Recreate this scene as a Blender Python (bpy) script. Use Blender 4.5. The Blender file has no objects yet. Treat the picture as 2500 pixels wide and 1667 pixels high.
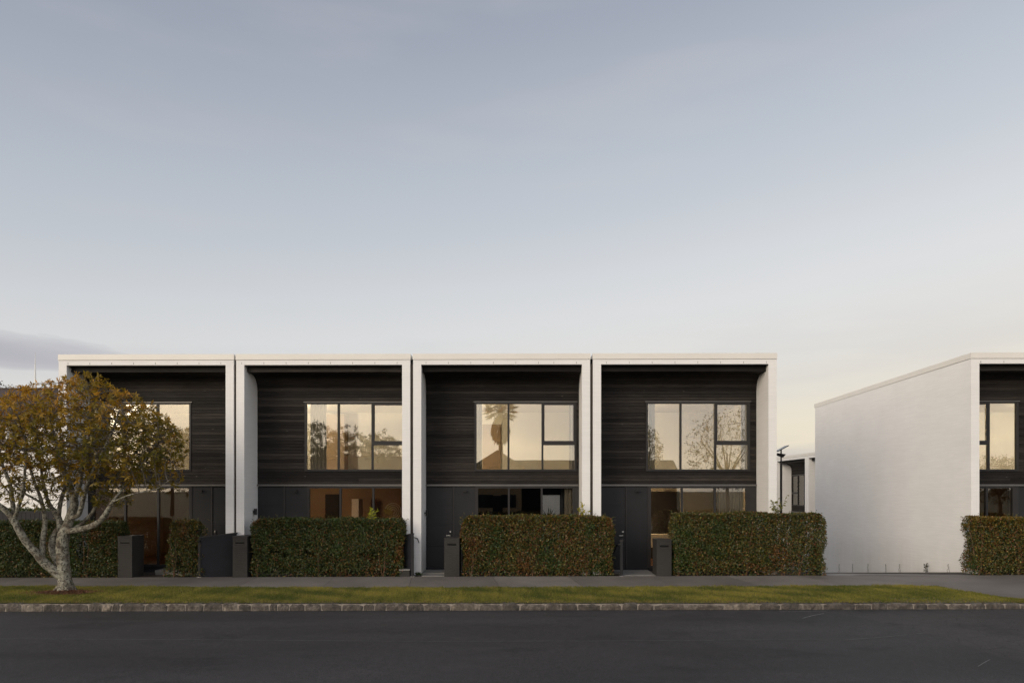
import bpy, math, random
import numpy as np
from mathutils import Vector

random.seed(7)
RNG = np.random.default_rng(7)
SC = bpy.context.scene
COL = SC.collection

# ------------------------------------------------------------------ camera
F = 1666.7                    # focal length in photo pixels (24 mm on a 36 mm sensor)
CX, CY, CZ = 0.0, -18.9, 2.36
YAW = math.atan(17 / F)       # camera turned slightly left of the facade normal
HORIZON = 1195.0
cam = bpy.data.cameras.new('camera')
cam.sensor_width = 36.0
cam.lens = 24.0
cam.shift_y = (HORIZON - 833.5) / 2500.0
cam.clip_end = 3000.0
camo = bpy.data.objects.new('camera', cam)
camo.location = (CX, CY, CZ)
camo.rotation_euler = (math.radians(90), 0, YAW)
COL.objects.link(camo)
SC.camera = camo

# ------------------------------------------------------------------ sky, sun, exposure
SUN_AZ = math.radians(222)    # clockwise from +Y: behind the camera, to the left
SUN_EL = math.radians(17)
world = bpy.data.worlds.new('World')
SC.world = world
world.use_nodes = True
wn, wl = world.node_tree.nodes, world.node_tree.links
wn.clear()
def lin(c):
    return tuple(((v / 255) / 12.92 if v / 255 <= 0.04045 else ((v / 255 + 0.055) / 1.055) ** 2.4) for v in c) + (1.0,)
def wnode(t, **kw):
    n = wn.new(t)
    for k, v in kw.items():
        setattr(n, k, v)
    return n
def wmath(op, a, b=None, clamp=False):
    n = wn.new('ShaderNodeMath'); n.operation = op; n.use_clamp = clamp
    for i, v in enumerate((a, b)):
        if v is None: continue
        if isinstance(v, (int, float)): n.inputs[i].default_value = v
        else: wl.new(v, n.inputs[i])
    return n.outputs[0]
tc = wnode('ShaderNodeTexCoord')
sep = wnode('ShaderNodeSeparateXYZ'); wl.new(tc.outputs['Generated'], sep.inputs[0])
ramp = wnode('ShaderNodeValToRGB')
ramp.color_ramp.interpolation = 'LINEAR'
stops = [(0.0, (243, 230, 206)), (0.05, (241, 230, 209)), (0.1, (235, 228, 216)), (0.16, (233, 230, 225)),
         (0.23, (229, 229, 229)), (0.29, (220, 222, 225)), (0.36, (205, 210, 217)), (0.43, (193, 200, 210)), (0.49, (182, 189, 201)),
         (0.55, (170, 177, 191)), (0.62, (159, 166, 181)), (1.0, (140, 149, 170))]
el = ramp.color_ramp.elements
el[0].position, el[0].color = stops[0][0], lin(stops[0][1])
el[1].position, el[1].color = stops[-1][0], lin(stops[-1][1])
for p, c in stops[1:-1]:
    e = el.new(p); e.color = lin(c)
wl.new(wmath('SUBTRACT', sep.outputs[2], wmath('MULTIPLY', sep.outputs[0], 0.11)), ramp.inputs[0])   # the gradient leans: darker to the left
# thin cloud, stretched along the horizon
mp = wnode('ShaderNodeMapping'); mp.inputs['Scale'].default_value = (1.6, 1.6, 9.0)
wl.new(tc.outputs['Generated'], mp.inputs[0])
cn = wnode('ShaderNodeTexNoise'); cn.inputs['Scale'].default_value = 1.7; cn.inputs['Detail'].default_value = 6; cn.inputs['Roughness'].default_value = 0.55
wl.new(mp.outputs[0], cn.inputs[0])
mr = wnode('ShaderNodeMapRange'); mr.interpolation_type = 'SMOOTHSTEP'
mr.inputs['From Min'].default_value = 0.44; mr.inputs['From Max'].default_value = 0.66
wl.new(cn.outputs[0], mr.inputs[0])
low = wnode('ShaderNodeMapRange'); low.inputs['From Min'].default_value = 0.30; low.inputs['From Max'].default_value = 0.02
wl.new(sep.outputs[2], low.inputs[0])
cf = wmath('MULTIPLY', wmath('MULTIPLY', mr.outputs[0], low.outputs[0], True), 0.32)
# the grey cloud bank low on the left and the lilac bank low on the horizon
def bank(az_deg, el_deg, waz, wel, k):
    az = math.radians(az_deg); e = math.radians(el_deg)
    d = (math.sin(az), math.cos(az))
    along = wmath('ADD', wmath('MULTIPLY', sep.outputs[0], d[1]), wmath('MULTIPLY', sep.outputs[1], -d[0]))
    front = wmath('ADD', wmath('MULTIPLY', sep.outputs[0], d[0]), wmath('MULTIPLY', sep.outputs[1], d[1]))
    wob = wmath('MULTIPLY', wmath('SUBTRACT', cn.outputs[0], 0.5), 0.05)
    a = wmath('DIVIDE', wmath('ADD', along, wob), waz); b = wmath('DIVIDE', wmath('ADD', wmath('SUBTRACT', sep.outputs[2], math.sin(e)), wob), wel)
    r2 = wmath('ADD', wmath('MULTIPLY', a, a), wmath('MULTIPLY', b, b))
    m = wmath('SUBTRACT', 1.0, r2, True)
    m = wmath('MULTIPLY', wmath('POWER', m, 0.7), wmath('GREATER_THAN', front, 0.0))
    return wmath('MULTIPLY', m, k)
b1 = bank(-38.5, 9.4, 0.23, 0.019, 0.9)
b2 = bank(24, 2.2, 1.3, 0.024, 0.6)
b3 = bank(196, 4.6, 0.30, 0.020, 0.55)
b4 = bank(163, 5.6, 0.40, 0.050, 0.85)
cloudfac = wmath('MAXIMUM', wmath('MAXIMUM', cf, b1), wmath('MAXIMUM', b2, wmath('MAXIMUM', b3, b4)), True)
wisp = wnode('ShaderNodeTexNoise'); wisp.inputs['Scale'].default_value = 3.1; wisp.inputs['Detail'].default_value = 7; wisp.inputs['Roughness'].default_value = 0.5
mp2 = wnode('ShaderNodeMapping'); mp2.inputs['Scale'].default_value = (0.9, 0.9, 4.5); mp2.inputs['Rotation'].default_value = (0, math.radians(-9), 0)
wl.new(tc.outputs['Generated'], mp2.inputs[0]); wl.new(mp2.outputs[0], wisp.inputs[0])
wr = wnode('ShaderNodeMapRange'); wr.interpolation_type = 'SMOOTHSTEP'; wr.inputs['From Min'].default_value = 0.47; wr.inputs['From Max'].default_value = 0.70
wl.new(wisp.outputs[0], wr.inputs[0])
wm = wnode('ShaderNodeMix', data_type='RGBA'); wm.inputs[7].default_value = lin((226, 218, 214))
wl.new(wmath('MULTIPLY', wr.outputs[0], 0.13), wm.inputs[0]); wl.new(ramp.outputs[0], wm.inputs[6])
cm = wnode('ShaderNodeMix', data_type='RGBA')
cm.inputs[7].default_value = lin((186, 184, 192))
wl.new(cloudfac, cm.inputs[0]); wl.new(wm.outputs[2], cm.inputs[6])
# afterglow round the point where the sun went down
sunh = Vector((math.sin(SUN_AZ), math.cos(SUN_AZ), 0.06)).normalized()
vd = wnode('ShaderNodeVectorMath', operation='DOT_PRODUCT'); vd.inputs[1].default_value = sunh
wl.new(tc.outputs['Generated'], vd.inputs[0])
glow = wmath('POWER', wmath('MAXIMUM', vd.outputs['Value'], 0.0), 2.4)
vb = wmath('MULTIPLY', sep.outputs[1], -1.0)
broad = wmath('MAXIMUM', wmath('ADD', wmath('MULTIPLY', vb, 0.8), 0.15), 0.0)   # the whole western half of the sky is brighter than the eastern
side = wmath('ADD', 0.97, wmath('MULTIPLY', sep.outputs[0], 0.05))   # the sky brightens a little to the right
gc = wnode('ShaderNodeMix', data_type='RGBA', blend_type='ADD')
gc.inputs[7].default_value = (1.30, 0.98, 0.58, 1)
gb_ = wnode('ShaderNodeMix', data_type='RGBA', blend_type='ADD'); gb_.inputs[7].default_value = (0.50, 0.51, 0.55, 1)
wl.new(broad, gb_.inputs[0]); wl.new(cm.outputs[2], gb_.inputs[6])
wl.new(wmath('MULTIPLY', glow, wmath('SUBTRACT', 1.0, wmath('MULTIPLY', cloudfac, 0.6))), gc.inputs[0]); wl.new(gb_.outputs[2], gc.inputs[6])
bg1 = wnode('ShaderNodeBackground'); bg1.inputs[1].default_value = 1.0
wl.new(gc.outputs[2], bg1.inputs[0]); wl.new(side, bg1.inputs[1])
sky = wnode('ShaderNodeTexSky', sky_type='NISHITA')
sky.sun_disc = False
sky.sun_elevation = SUN_EL
sky.sun_rotation = SUN_AZ
sky.dust_density = 2.0
bg2 = wnode('ShaderNodeBackground'); bg2.inputs[1].default_value = 0.10
wl.new(sky.outputs[0], bg2.inputs[0])
mixw = wnode('ShaderNodeMixShader'); mixw.inputs[0].default_value = 0.10
wl.new(bg1.outputs[0], mixw.inputs[1]); wl.new(bg2.outputs[0], mixw.inputs[2])
wo = wnode('ShaderNodeOutputWorld'); wl.new(mixw.outputs[0], wo.inputs[0])

sun = bpy.data.lights.new('sun', 'SUN')
sun.energy = 1.25
sun.angle = math.radians(34)
sun.color = (1.0, 0.86, 0.68)
suno = bpy.data.objects.new('sun', sun)
sdir = Vector((math.sin(SUN_AZ) * math.cos(SUN_EL), math.cos(SUN_AZ) * math.cos(SUN_EL), math.sin(SUN_EL)))
suno.rotation_euler = sdir.to_track_quat('Z', 'Y').to_euler()
suno.location = (-30, -40, 30)
COL.objects.link(suno)

SC.view_settings.view_transform = 'Standard'
SC.view_settings.look = 'None'
SC.view_settings.exposure = 0.0
SC.view_settings.gamma = 1.0
SC.view_settings.use_curve_mapping = False
SC.cycles.max_bounces = 8
SC.cycles.transparent_max_bounces = 16
SC.cycles.sample_clamp_indirect = 4.0
SC.cycles.caustics_reflective = False
SC.cycles.caustics_refractive = False
SC.cycles.use_denoising = True

# ------------------------------------------------------------------ pixel helpers
CT, ST = math.cos(YAW), math.sin(YAW)
def ray(px, py):
    a, b = (px - 1250) / F, (HORIZON - py) / F
    return Vector((CT * a - ST, ST * a + CT, b))
def at(px, py, Y):
    d = ray(px, py); t = (Y - CY) / d.y
    return Vector((CX + d.x * t, Y, CZ + d.z * t))
def X(px, Y=0.0):
    return at(px, HORIZON, Y).x
def onz(px, py, z):
    d = ray(px, py); t = (z - CZ) / d.z
    return Vector((CX + d.x * t, CY + d.y * t, z))
def zf(py): return CZ + (HORIZON - py) / F * 18.9
def zr(py): return CZ + (HORIZON - py) / F * 19.85
def pz(x):                     # level of the footpath, which climbs a little to the right
    return 0.02 + 0.004 * max(-16.0, min(16.0, x))

# ------------------------------------------------------------------ materials
MATS = {}
class NT:
    def __init__(s, name):
        s.m = bpy.data.materials.new(name); s.m.use_nodes = True
        s.n, s.l = s.m.node_tree.nodes, s.m.node_tree.links
        s.p = s.n['Principled BSDF']; s.out = s.n['Material Output']
        MATS[name] = s.m
    def node(s, t, **kw):
        n = s.n.new(t)
        for k, v in kw.items(): setattr(n, k, v)
        return n
    def pos(s, scale=(1, 1, 1)):
        g = s.node('ShaderNodeNewGeometry'); m = s.node('ShaderNodeMapping'); m.inputs['Scale'].default_value = scale
        s.l.new(g.outputs['Position'], m.inputs[0]); return m.outputs[0]
    def noise(s, vec, scale, detail=4, rough=0.5):
        n = s.node('ShaderNodeTexNoise'); n.inputs['Scale'].default_value = scale
        n.inputs['Detail'].default_value = detail; n.inputs['Roughness'].default_value = rough
        s.l.new(vec, n.inputs[0]); return n.outputs[0]
    def ramp(s, fac, stops):
        r = s.node('ShaderNodeValToRGB'); e = r.color_ramp.elements
        e[0].position, e[0].color = stops[0][0], tuple(stops[0][1]) + (1,)
        e[1].position, e[1].color = stops[-1][0], tuple(stops[-1][1]) + (1,)
        for p, c in stops[1:-1]:
            q = e.new(p); q.color = tuple(c) + (1,)
        s.l.new(fac, r.inputs[0]); return r.outputs[0]
    def mix(s, fac, a, b, mode='MIX'):
        m = s.node('ShaderNodeMix', data_type='RGBA', blend_type=mode)
        for i, v in ((0, fac), (6, a), (7, b)):
            if isinstance(v, (int, float)): m.inputs[i].default_value = v
            elif isinstance(v, tuple): m.inputs[i].default_value = v + (1,) if len(v) == 3 else v
            else: s.l.new(v, m.inputs[i])
        return m.outputs[2]
    def math(s, op, a, b=None):
        n = s.node('ShaderNodeMath', operation=op)
        for i, v in enumerate((a, b)):
            if v is None: continue
            if isinstance(v, (int, float)): n.inputs[i].default_value = v
            else: s.l.new(v, n.inputs[i])
        return n.outputs[0]
    def col(s, c):
        if isinstance(c, tuple): s.p.inputs['Base Color'].default_value = c + (1,)
        else: s.l.new(c, s.p.inputs['Base Color'])
    def rough(s, r):
        if isinstance(r, (int, float)): s.p.inputs['Roughness'].default_value = r
        else: s.l.new(r, s.p.inputs['Roughness'])
    def bump(s, h, strength=0.3, dist=0.01):
        b = s.node('ShaderNodeBump'); b.inputs['Strength'].default_value = strength; b.inputs['Distance'].default_value = dist
        s.l.new(h, b.inputs['Height']); s.l.new(b.outputs[0], s.p.inputs['Normal'])

def simple(name, c, rough=0.5, metal=0.0, var=0.15, scale=3.0):
    t = NT(name)
    t.p.inputs['Specular IOR Level'].default_value = 0.18 if name in ('panel', 'dark_fence', 'frame', 'backing', 'gap', 'dark_inside') else 0.5
    n = t.noise(t.pos(), scale, 5, 0.6)
    a = tuple(v * (1 - var) for v in c); b = tuple(min(1, v * (1 + var)) for v in c)
    t.col(t.ramp(n, [(0.3, a), (0.7, b)]))
    t.rough(rough); t.p.inputs['Metallic'].default_value = metal
    return t.m

def brickwork(name, c1, c2, bw, bh, strength, dirt=0.0):
    t = NT(name)
    g = t.node('ShaderNodeNewGeometry'); sx = t.node('ShaderNodeSeparateXYZ'); t.l.new(g.outputs['Position'], sx.inputs[0])
    u = t.math('ADD', sx.outputs[0], sx.outputs[1])
    wob = t.noise(g.outputs['Position'], 1.3, 2)
    v = t.math('ADD', sx.outputs[2], t.math('MULTIPLY', t.math('SUBTRACT', wob, 0.5), 0.012))
    cb = t.node('ShaderNodeCombineXYZ'); t.l.new(u, cb.inputs[0]); t.l.new(v, cb.inputs[1])
    br = t.node('ShaderNodeTexBrick'); t.l.new(cb.outputs[0], br.inputs[0])
    br.inputs['Scale'].default_value = 1.0; br.inputs['Brick Width'].default_value = bw; br.inputs['Row Height'].default_value = bh
    br.inputs['Mortar Size'].default_value = 0.006; br.inputs['Mortar Smooth'].default_value = 0.6
    br.inputs['Color1'].default_value = (1, 1, 1, 1); br.inputs['Color2'].default_value = (0.55, 0.55, 0.55, 1); br.inputs['Mortar'].default_value = (0, 0, 0, 1)
    fine = t.noise(g.outputs['Position'], 38, 4, 0.7)
    h = t.math('ADD', t.math('MULTIPLY', br.outputs[0], 0.7), t.math('MULTIPLY', fine, 0.5))
    t.bump(h, strength, 0.012)
    n = t.noise(g.outputs['Position'], 0.9, 5, 0.6)
    base = t.ramp(n, [(0.3, c1), (0.7, c2)])
    patch = t.ramp(t.noise(t.pos((1.2, 1.2, 16)), 1.5, 3), [(0.42, (0.965, 0.965, 0.965)), (0.62, (1, 1, 1))])
    base = t.mix(1.0, base, patch, 'MULTIPLY')
    base = t.mix(0.025, base, br.outputs[0], 'MULTIPLY')
    if dirt:
        streak = t.noise(t.pos((3.0, 3.0, 0.25)), 1.0, 5, 0.6)
        lowm = t.node('ShaderNodeMapRange'); lowm.inputs['From Min'].default_value = 0.9; lowm.inputs['From Max'].default_value = -0.1
        t.l.new(sx.outputs[2], lowm.inputs[0])
        f = t.math('MULTIPLY', t.math('MULTIPLY', streak, lowm.outputs[0]), dirt)
        base = t.mix(f, base, (0.45, 0.43, 0.38))
    t.col(base); t.rough(0.62); t.p.inputs['Specular IOR Level'].default_value = 0.2
    return t.m

brickwork('white_brick', (0.79, 0.785, 0.78), (0.84, 0.835, 0.83), 0.24, 0.052, 0.13, 0.5)
brickwork('grey_brick', (0.028, 0.0265, 0.0255), (0.042, 0.040, 0.038), 0.24, 0.05, 0.55)
simple('white_metal', (0.74, 0.72, 0.68), 0.45, 0.0, 0.03, 1.2)
simple('frame', (0.036, 0.035, 0.036), 0.42, 0.2, 0.1)
simple('panel', (0.024, 0.0245, 0.027), 0.42, 0.0, 0.12, 1.5)
simple('black_metal', (0.012, 0.012, 0.013), 0.4, 0.3, 0.1)
simple('flashing', (0.16, 0.155, 0.15), 0.4, 0.6, 0.08)
simple('steel', (0.55, 0.55, 0.54), 0.25, 0.9, 0.05)
simple('backing', (0.006, 0.006, 0.006), 0.8)
simple('gap', (0.055, 0.045, 0.038), 0.6)
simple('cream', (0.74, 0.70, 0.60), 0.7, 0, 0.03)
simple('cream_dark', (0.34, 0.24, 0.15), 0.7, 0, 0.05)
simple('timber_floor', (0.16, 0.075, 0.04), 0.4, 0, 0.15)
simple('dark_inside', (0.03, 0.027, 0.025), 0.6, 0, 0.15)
simple('linen', (0.60, 0.57, 0.51), 0.8, 0, 0.05, 6)
simple('roofing', (0.05, 0.045, 0.042), 0.6, 0, 0.2, 6)
simple('concrete', (0.20, 0.195, 0.185), 0.7, 0, 0.18, 3)
simple('white_paint', (0.78, 0.77, 0.75), 0.5, 0, 0.04)
simple('dark_fence', (0.018, 0.019, 0.024), 0.5, 0, 0.12)
simple('solar', (0.02, 0.025, 0.04), 0.2, 0.2, 0.1)
simple('weatherboard', (0.72, 0.71, 0.70), 0.5, 0, 0.04)
simple('tile_roof', (0.060, 0.042, 0.035), 0.7, 0, 0.35, 9)

def charred(name, c1, c2):
    t = NT(name)
    oi = t.node('ShaderNodeObjectInfo')
    off = t.node('ShaderNodeVectorMath', operation='ADD'); t.l.new(t.pos((0.55, 1, 9)), off.inputs[0])
    mul = t.node('ShaderNodeVectorMath', operation='SCALE'); mul.inputs[0].default_value = (37, 11, 53); t.l.new(oi.outputs['Random'], mul.inputs['Scale'])
    t.l.new(mul.outputs[0], off.inputs[1])
    grain = t.noise(off.outputs[0], 5.0, 6, 0.65)
    broad = t.noise(t.pos((0.5, 0.5, 0.7)), 1.4, 3)
    g = t.math('ADD', t.math('MULTIPLY', grain, 0.65), t.math('MULTIPLY', broad, 0.35))
    base = t.ramp(g, [(0.32, c1), (0.68, c2)])
    tone = t.ramp(oi.outputs['Random'], [(0.0, (0.45, 0.45, 0.47)), (0.5, (0.9, 0.9, 0.9)), (1.0, (1.5, 1.43, 1.36))])
    base = t.mix(1.0, base, tone, 'MULTIPLY')
    vo = t.node('ShaderNodeTexVoronoi'); vo.inputs['Scale'].default_value = 2.2
    ov = t.node('ShaderNodeVectorMath', operation='ADD'); t.l.new(t.pos((1, 1, 1.9)), ov.inputs[0]); t.l.new(mul.outputs[0], ov.inputs[1])
    t.l.new(ov.outputs[0], vo.inputs[0])
    knot = t.ramp(vo.outputs['Distance'], [(0.03, (1, 1, 1)), (0.075, (0, 0, 0))])
    base = t.mix(t.math('MULTIPLY', knot, 0.6), base, (0.12, 0.105, 0.09))
    t.col(base); t.rough(0.6); t.bump(grain, 0.35, 0.004); t.p.inputs['Specular IOR Level'].default_value = 0.12
    return t.m
charred('charred_timber', (0.010, 0.009, 0.0085), (0.043, 0.038, 0.035))

def glass(name, refl, tint):
    t = NT(name)
    t.n.remove(t.p)
    tr = t.node('ShaderNodeBsdfTransparent'); tr.inputs[0].default_value = tint + (1,)
    gl = t.node('ShaderNodeBsdfGlossy'); gl.inputs['Roughness'].default_value = 0.0; gl.inputs[0].default_value = (1, 0.98, 0.93, 1)
    fr = t.node('ShaderNodeFresnel'); fr.inputs[0].default_value = 1.5
    f = t.math('ADD', fr.outputs[0], refl)
    wv = t.noise(t.pos(), 0.9, 2)
    b = t.node('ShaderNodeBump'); b.inputs['Strength'].default_value = 0.02; b.inputs['Distance'].default_value = 0.01
    t.l.new(wv, b.inputs['Height']); t.l.new(b.outputs[0], gl.inputs['Normal'])
    mx = t.node('ShaderNodeMixShader'); t.l.new(f, mx.inputs[0]); t.l.new(tr.outputs[0], mx.inputs[1]); t.l.new(gl.outputs[0], mx.inputs[2])
    t.l.new(mx.outputs[0], t.out.inputs[0])
    return t.m
glass('glass_upper', 0.14, (0.86, 0.84, 0.78))
glass('glass_lower', 0.06, (0.80, 0.78, 0.74))

def emitter(name, c, s):
    t = NT(name); t.p.inputs['Emission Color'].default_value = c + (1,); t.p.inputs['Emission Strength'].default_value = s
    t.col((0.8, 0.8, 0.8))
emitter('lamp_glow', (1.0, 0.86, 0.66), 6.0)

def leafmat(name, trans=0.35, rough=0.4):
    t = NT(name)
    a = t.node('ShaderNodeAttribute', attribute_name='col')
    t.col(a.outputs[0]); t.rough(rough)
    t.p.inputs['Specular IOR Level'].default_value = 0.35
    tl = t.node('ShaderNodeBsdfTranslucent'); t.l.new(t.mix(1.0, a.outputs[0], (1.3, 1.3, 0.7), 'MULTIPLY'), tl.inputs[0])
    mx = t.node('ShaderNodeMixShader'); mx.inputs[0].default_value = trans
    t.l.new(t.p.outputs[0], mx.inputs[1]); t.l.new(tl.outputs[0], mx.inputs[2]); t.l.new(mx.outputs[0], t.out.inputs[0])
leafmat('leaf', 0.4); leafmat('leaf_gloss', 0.15, 0.3); leafmat('grass', 0.3, 0.6); leafmat('litter', 0.05, 0.8)

def bark(name, c1, c2, c3):
    t = NT(name)
    n = t.noise(t.pos(), 7, 6, 0.7); n2 = t.noise(t.pos(), 19, 5, 0.75)
    base = t.ramp(n, [(0.38, c1), (0.48, c2), (0.60, c3)])
    base = t.mix(t.ramp(n2, [(0.50, (0, 0, 0)), (0.56, (0.95, 0.95, 0.95))]), base, (0.035, 0.029, 0.02))
    t.col(base); t.rough(0.85); t.bump(t.math('ADD', n, n2), 0.8, 0.02)
bark('bark', (0.10, 0.08, 0.055), (0.21, 0.195, 0.155), (0.32, 0.315, 0.26))
simple('twig', (0.10, 0.082, 0.06), 0.8, 0, 0.4, 5)
simple('stem', (0.14, 0.075, 0.045), 0.8, 0, 0.4, 6)

def asphalt(name, c1, c2, grit):
    t = NT(name)
    n = t.noise(t.pos((0.13, 0.7, 1)), 0.8, 6, 0.62)
    f = t.noise(t.pos(), 55, 3, 0.7)
    f2 = t.noise(t.pos(), 7, 5, 0.7)
    base = t.ramp(n, [(0.3, c1), (0.7, c2)])
    base = t.mix(grit, base, t.ramp(f, [(0.35, (0.45, 0.45, 0.45)), (0.7, (1.5, 1.5, 1.5))]), 'MULTIPLY')
    base = t.mix(0.5, base, t.ramp(f2, [(0.3, (0.7, 0.7, 0.7)), (0.7, (1.25, 1.25, 1.25))]), 'MULTIPLY')
    st = t.noise(t.pos((0.5, 0.8, 1)), 1.1, 5, 0.7)
    base = t.mix(0.6, base, t.ramp(st, [(0.36, (0.62, 0.62, 0.63)), (0.44, (1, 1, 1)), (0.6, (1, 1, 1)), (0.72, (1.3, 1.29, 1.27))]), 'MULTIPLY')
    t.col(base); t.rough(t.ramp(n, [(0.3, (0.62, 0.62, 0.62)), (0.7, (0.78, 0.78, 0.78))]))
    t.p.inputs['Specular IOR Level'].default_value = 0.25
    t.bump(f, 0.5, 0.006)
    return t
asphalt('asphalt', (0.027, 0.026, 0.027), (0.060, 0.058, 0.060), 0.95)
tt = asphalt('asphalt_old', (0.036, 0.034, 0.033), (0.066, 0.063, 0.062), 0.9)
vo = tt.node('ShaderNodeTexVoronoi', feature='DISTANCE_TO_EDGE'); vo.inputs['Scale'].default_value = 3.1
dist = tt.node('ShaderNodeVectorMath', operation='ADD'); tt.l.new(tt.pos(), dist.inputs[0])
nz = tt.node('ShaderNodeTexNoise'); nz.inputs['Scale'].default_value = 4.0
sc_ = tt.node('ShaderNodeVectorMath', operation='SCALE'); sc_.inputs['Scale'].default_value = 0.25
tt.l.new(nz.outputs['Color'], sc_.inputs[0]); tt.l.new(sc_.outputs[0], dist.inputs[1]); tt.l.new(dist.outputs[0], vo.inputs[0])
ck = tt.ramp(vo.outputs['Distance'], [(0.0, (0.45, 0.45, 0.45)), (0.035, (1, 1, 1))])
oldlink = tt.p.inputs['Base Color'].links[0].from_socket
tt.col(tt.mix(0.8, oldlink, ck, 'MULTIPLY'))
simple('seam', (0.075, 0.074, 0.074), 0.8, 0, 0.4, 8)
simple('worn_paint', (0.13, 0.13, 0.125), 0.7, 0, 0.45, 14)

def paving(name):
    t = NT(name)
    oi = t.node('ShaderNodeObjectInfo')
    n = t.noise(t.pos((0.5, 0.5, 1)), 1.2, 6, 0.6); f = t.noise(t.pos(), 45, 3, 0.7)
    base = t.ramp(n, [(0.3, (0.115, 0.101, 0.089)), (0.7, (0.19, 0.172, 0.155))])
    base = t.mix(0.4, base, t.ramp(f, [(0.3, (0.7, 0.7, 0.7)), (0.7, (1.2, 1.2, 1.2))]), 'MULTIPLY')
    base = t.mix(1.0, base, t.ramp(oi.outputs['Random'], [(0, (0.80, 0.79, 0.78)), (1, (1.18, 1.18, 1.18))]), 'MULTIPLY')
    t.col(base); t.rough(0.75); t.bump(f, 0.3, 0.004)
paving('paving')

def kerbstone(name):
    t = NT(name)
    oi = t.node('ShaderNodeObjectInfo')
    n = t.noise(t.pos(), 6, 6, 0.7); n2 = t.noise(t.pos(), 22, 5, 0.7)
    base = t.ramp(n, [(0.3, (0.038, 0.034, 0.030)), (0.5, (0.088, 0.079, 0.070)), (0.72, (0.22, 0.20, 0.175))])
    base = t.mix(0.7, base, t.ramp(n2, [(0.35, (0.55, 0.53, 0.5)), (0.65, (1.15, 1.15, 1.15))]), 'MULTIPLY')
    base = t.mix(1.0, base, t.ramp(oi.outputs['Random'], [(0, (0.7, 0.68, 0.68)), (0.7, (1.05, 1.02, 1)), (1, (1.6, 1.5, 1.4))]), 'MULTIPLY')
    t.col(base); t.rough(0.85); t.bump(t.math('ADD', n, n2), 0.9, 0.025)
kerbstone('basalt')
simple('mortar', (0.24, 0.21, 0.18), 0.9, 0, 0.4, 9)
simple('soil', (0.035, 0.026, 0.018), 0.95, 0, 0.4, 14)
simple('turf_base', (0.10, 0.095, 0.03), 0.95, 0, 0.3, 5)
simple('far_ground', (0.07, 0.075, 0.04), 0.95, 0, 0.3, 0.3)
simple('brown_tree_leaf', (0.05, 0.05, 0.02), 0.8, 0, 0.3, 3)

# ------------------------------------------------------------------ mesh helpers
class MB:
    def __init__(s): s.v, s.f = [], []
    def add(s, vs, fs):
        o = len(s.v); s.v += [tuple(v) for v in vs]; s.f += [tuple(i + o for i in f) for f in fs]
    def box(s, x0, x1, y0, y1, z0, z1):
        s.add([(x0, y0, z0), (x1, y0, z0), (x1, y1, z0), (x0, y1, z0), (x0, y0, z1), (x1, y0, z1), (x1, y1, z1), (x0, y1, z1)],
              [(0, 3, 2, 1), (4, 5, 6, 7), (0, 1, 5, 4), (1, 2, 6, 5), (2, 3, 7, 6), (3, 0, 4, 7)])
    def hexa(s, p):
        s.add(p, [(0, 3, 2, 1), (4, 5, 6, 7), (0, 1, 5, 4), (1, 2, 6, 5), (2, 3, 7, 6), (3, 0, 4, 7)])
    def tube(s, pts, rad, n=8, cap=True):
        pts = [Vector(p) for p in pts]
        if isinstance(rad, (int, float)): rad = [rad] * len(pts)
        rings = []
        for i, p in enumerate(pts):
            d = (pts[min(i + 1, len(pts) - 1)] - pts[max(i - 1, 0)])
            if d.length < 1e-9: d = Vector((0, 0, 1))
            d.normalize()
            a = Vector((0, 1, 0)) if abs(d.y) < 0.9 else Vector((1, 0, 0))
            u = d.cross(a).normalized(); w = d.cross(u)
            rings.append([p + (u * math.cos(2 * math.pi * k / n) + w * math.sin(2 * math.pi * k / n)) * rad[i] for k in range(n)])
        o = len(s.v)
        for r in rings: s.v += [tuple(q) for q in r]
        for i in range(len(rings) - 1):
            for k in range(n):
                s.f.append((o + i * n + k, o + i * n + (k + 1) % n, o + (i + 1) * n + (k + 1) % n, o + (i + 1) * n + k))
        if cap:
            s.f.append(tuple(o + k for k in range(n))[::-1]); s.f.append(tuple(o + (len(rings) - 1) * n + k for k in range(n)))
    def prism(s, poly, x0, x1):     # poly in (y,z), extruded along x
        n = len(poly)
        s.add([(x0, y, z) for y, z in poly] + [(x1, y, z) for y, z in poly],
              [tuple(range(n)), tuple(range(2 * n - 1, n - 1, -1))] + [(i, i + n, (i + 1) % n + n, (i + 1) % n) for i in range(n)])
    def mesh(s, name, mat, smooth=False):
        me = bpy.data.meshes.new(name); me.from_pydata(s.v, [], s.f); me.update()
        if mat: me.materials.append(MATS[mat])
        if smooth: me.polygons.foreach_set('use_smooth', [True] * len(me.polygons))
        return me
    def build(s, name, mat, parent=None, smooth=False):
        return link(name, s.mesh(name, mat, smooth), parent)

def link(name, me, parent=None):
    o = bpy.data.objects.new(name, me); COL.objects.link(o)
    if parent is not None: o.parent = parent
    return o
def tag(o, label=None, cat=None, group=None, kind=None):
    if label: o['label'] = label
    if cat: o['category'] = cat
    if group: o['group'] = group
    if kind: o['kind'] = kind
    return o
def empty(name, loc=(0, 0, 0), rz=0.0):
    o = bpy.data.objects.new(name, None); COL.objects.link(o); o.location = loc; o.rotation_euler = (0, 0, rz)
    o.empty_display_size = 0.2
    return o
CUBES = {}
def box(name, parent, mat, x0, x1, y0, y1, z0, z1):
    if mat not in CUBES:
        m = MB(); m.box(-.5, .5, -.5, .5, -.5, .5); CUBES[mat] = m.mesh('unit_' + mat, mat)
    o = link(name, CUBES[mat], parent)
    o.location = ((x0 + x1) / 2, (y0 + y1) / 2, (z0 + z1) / 2)
    o.scale = (abs(x1 - x0), abs(y1 - y0), abs(z1 - z0))
    return o
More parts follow.
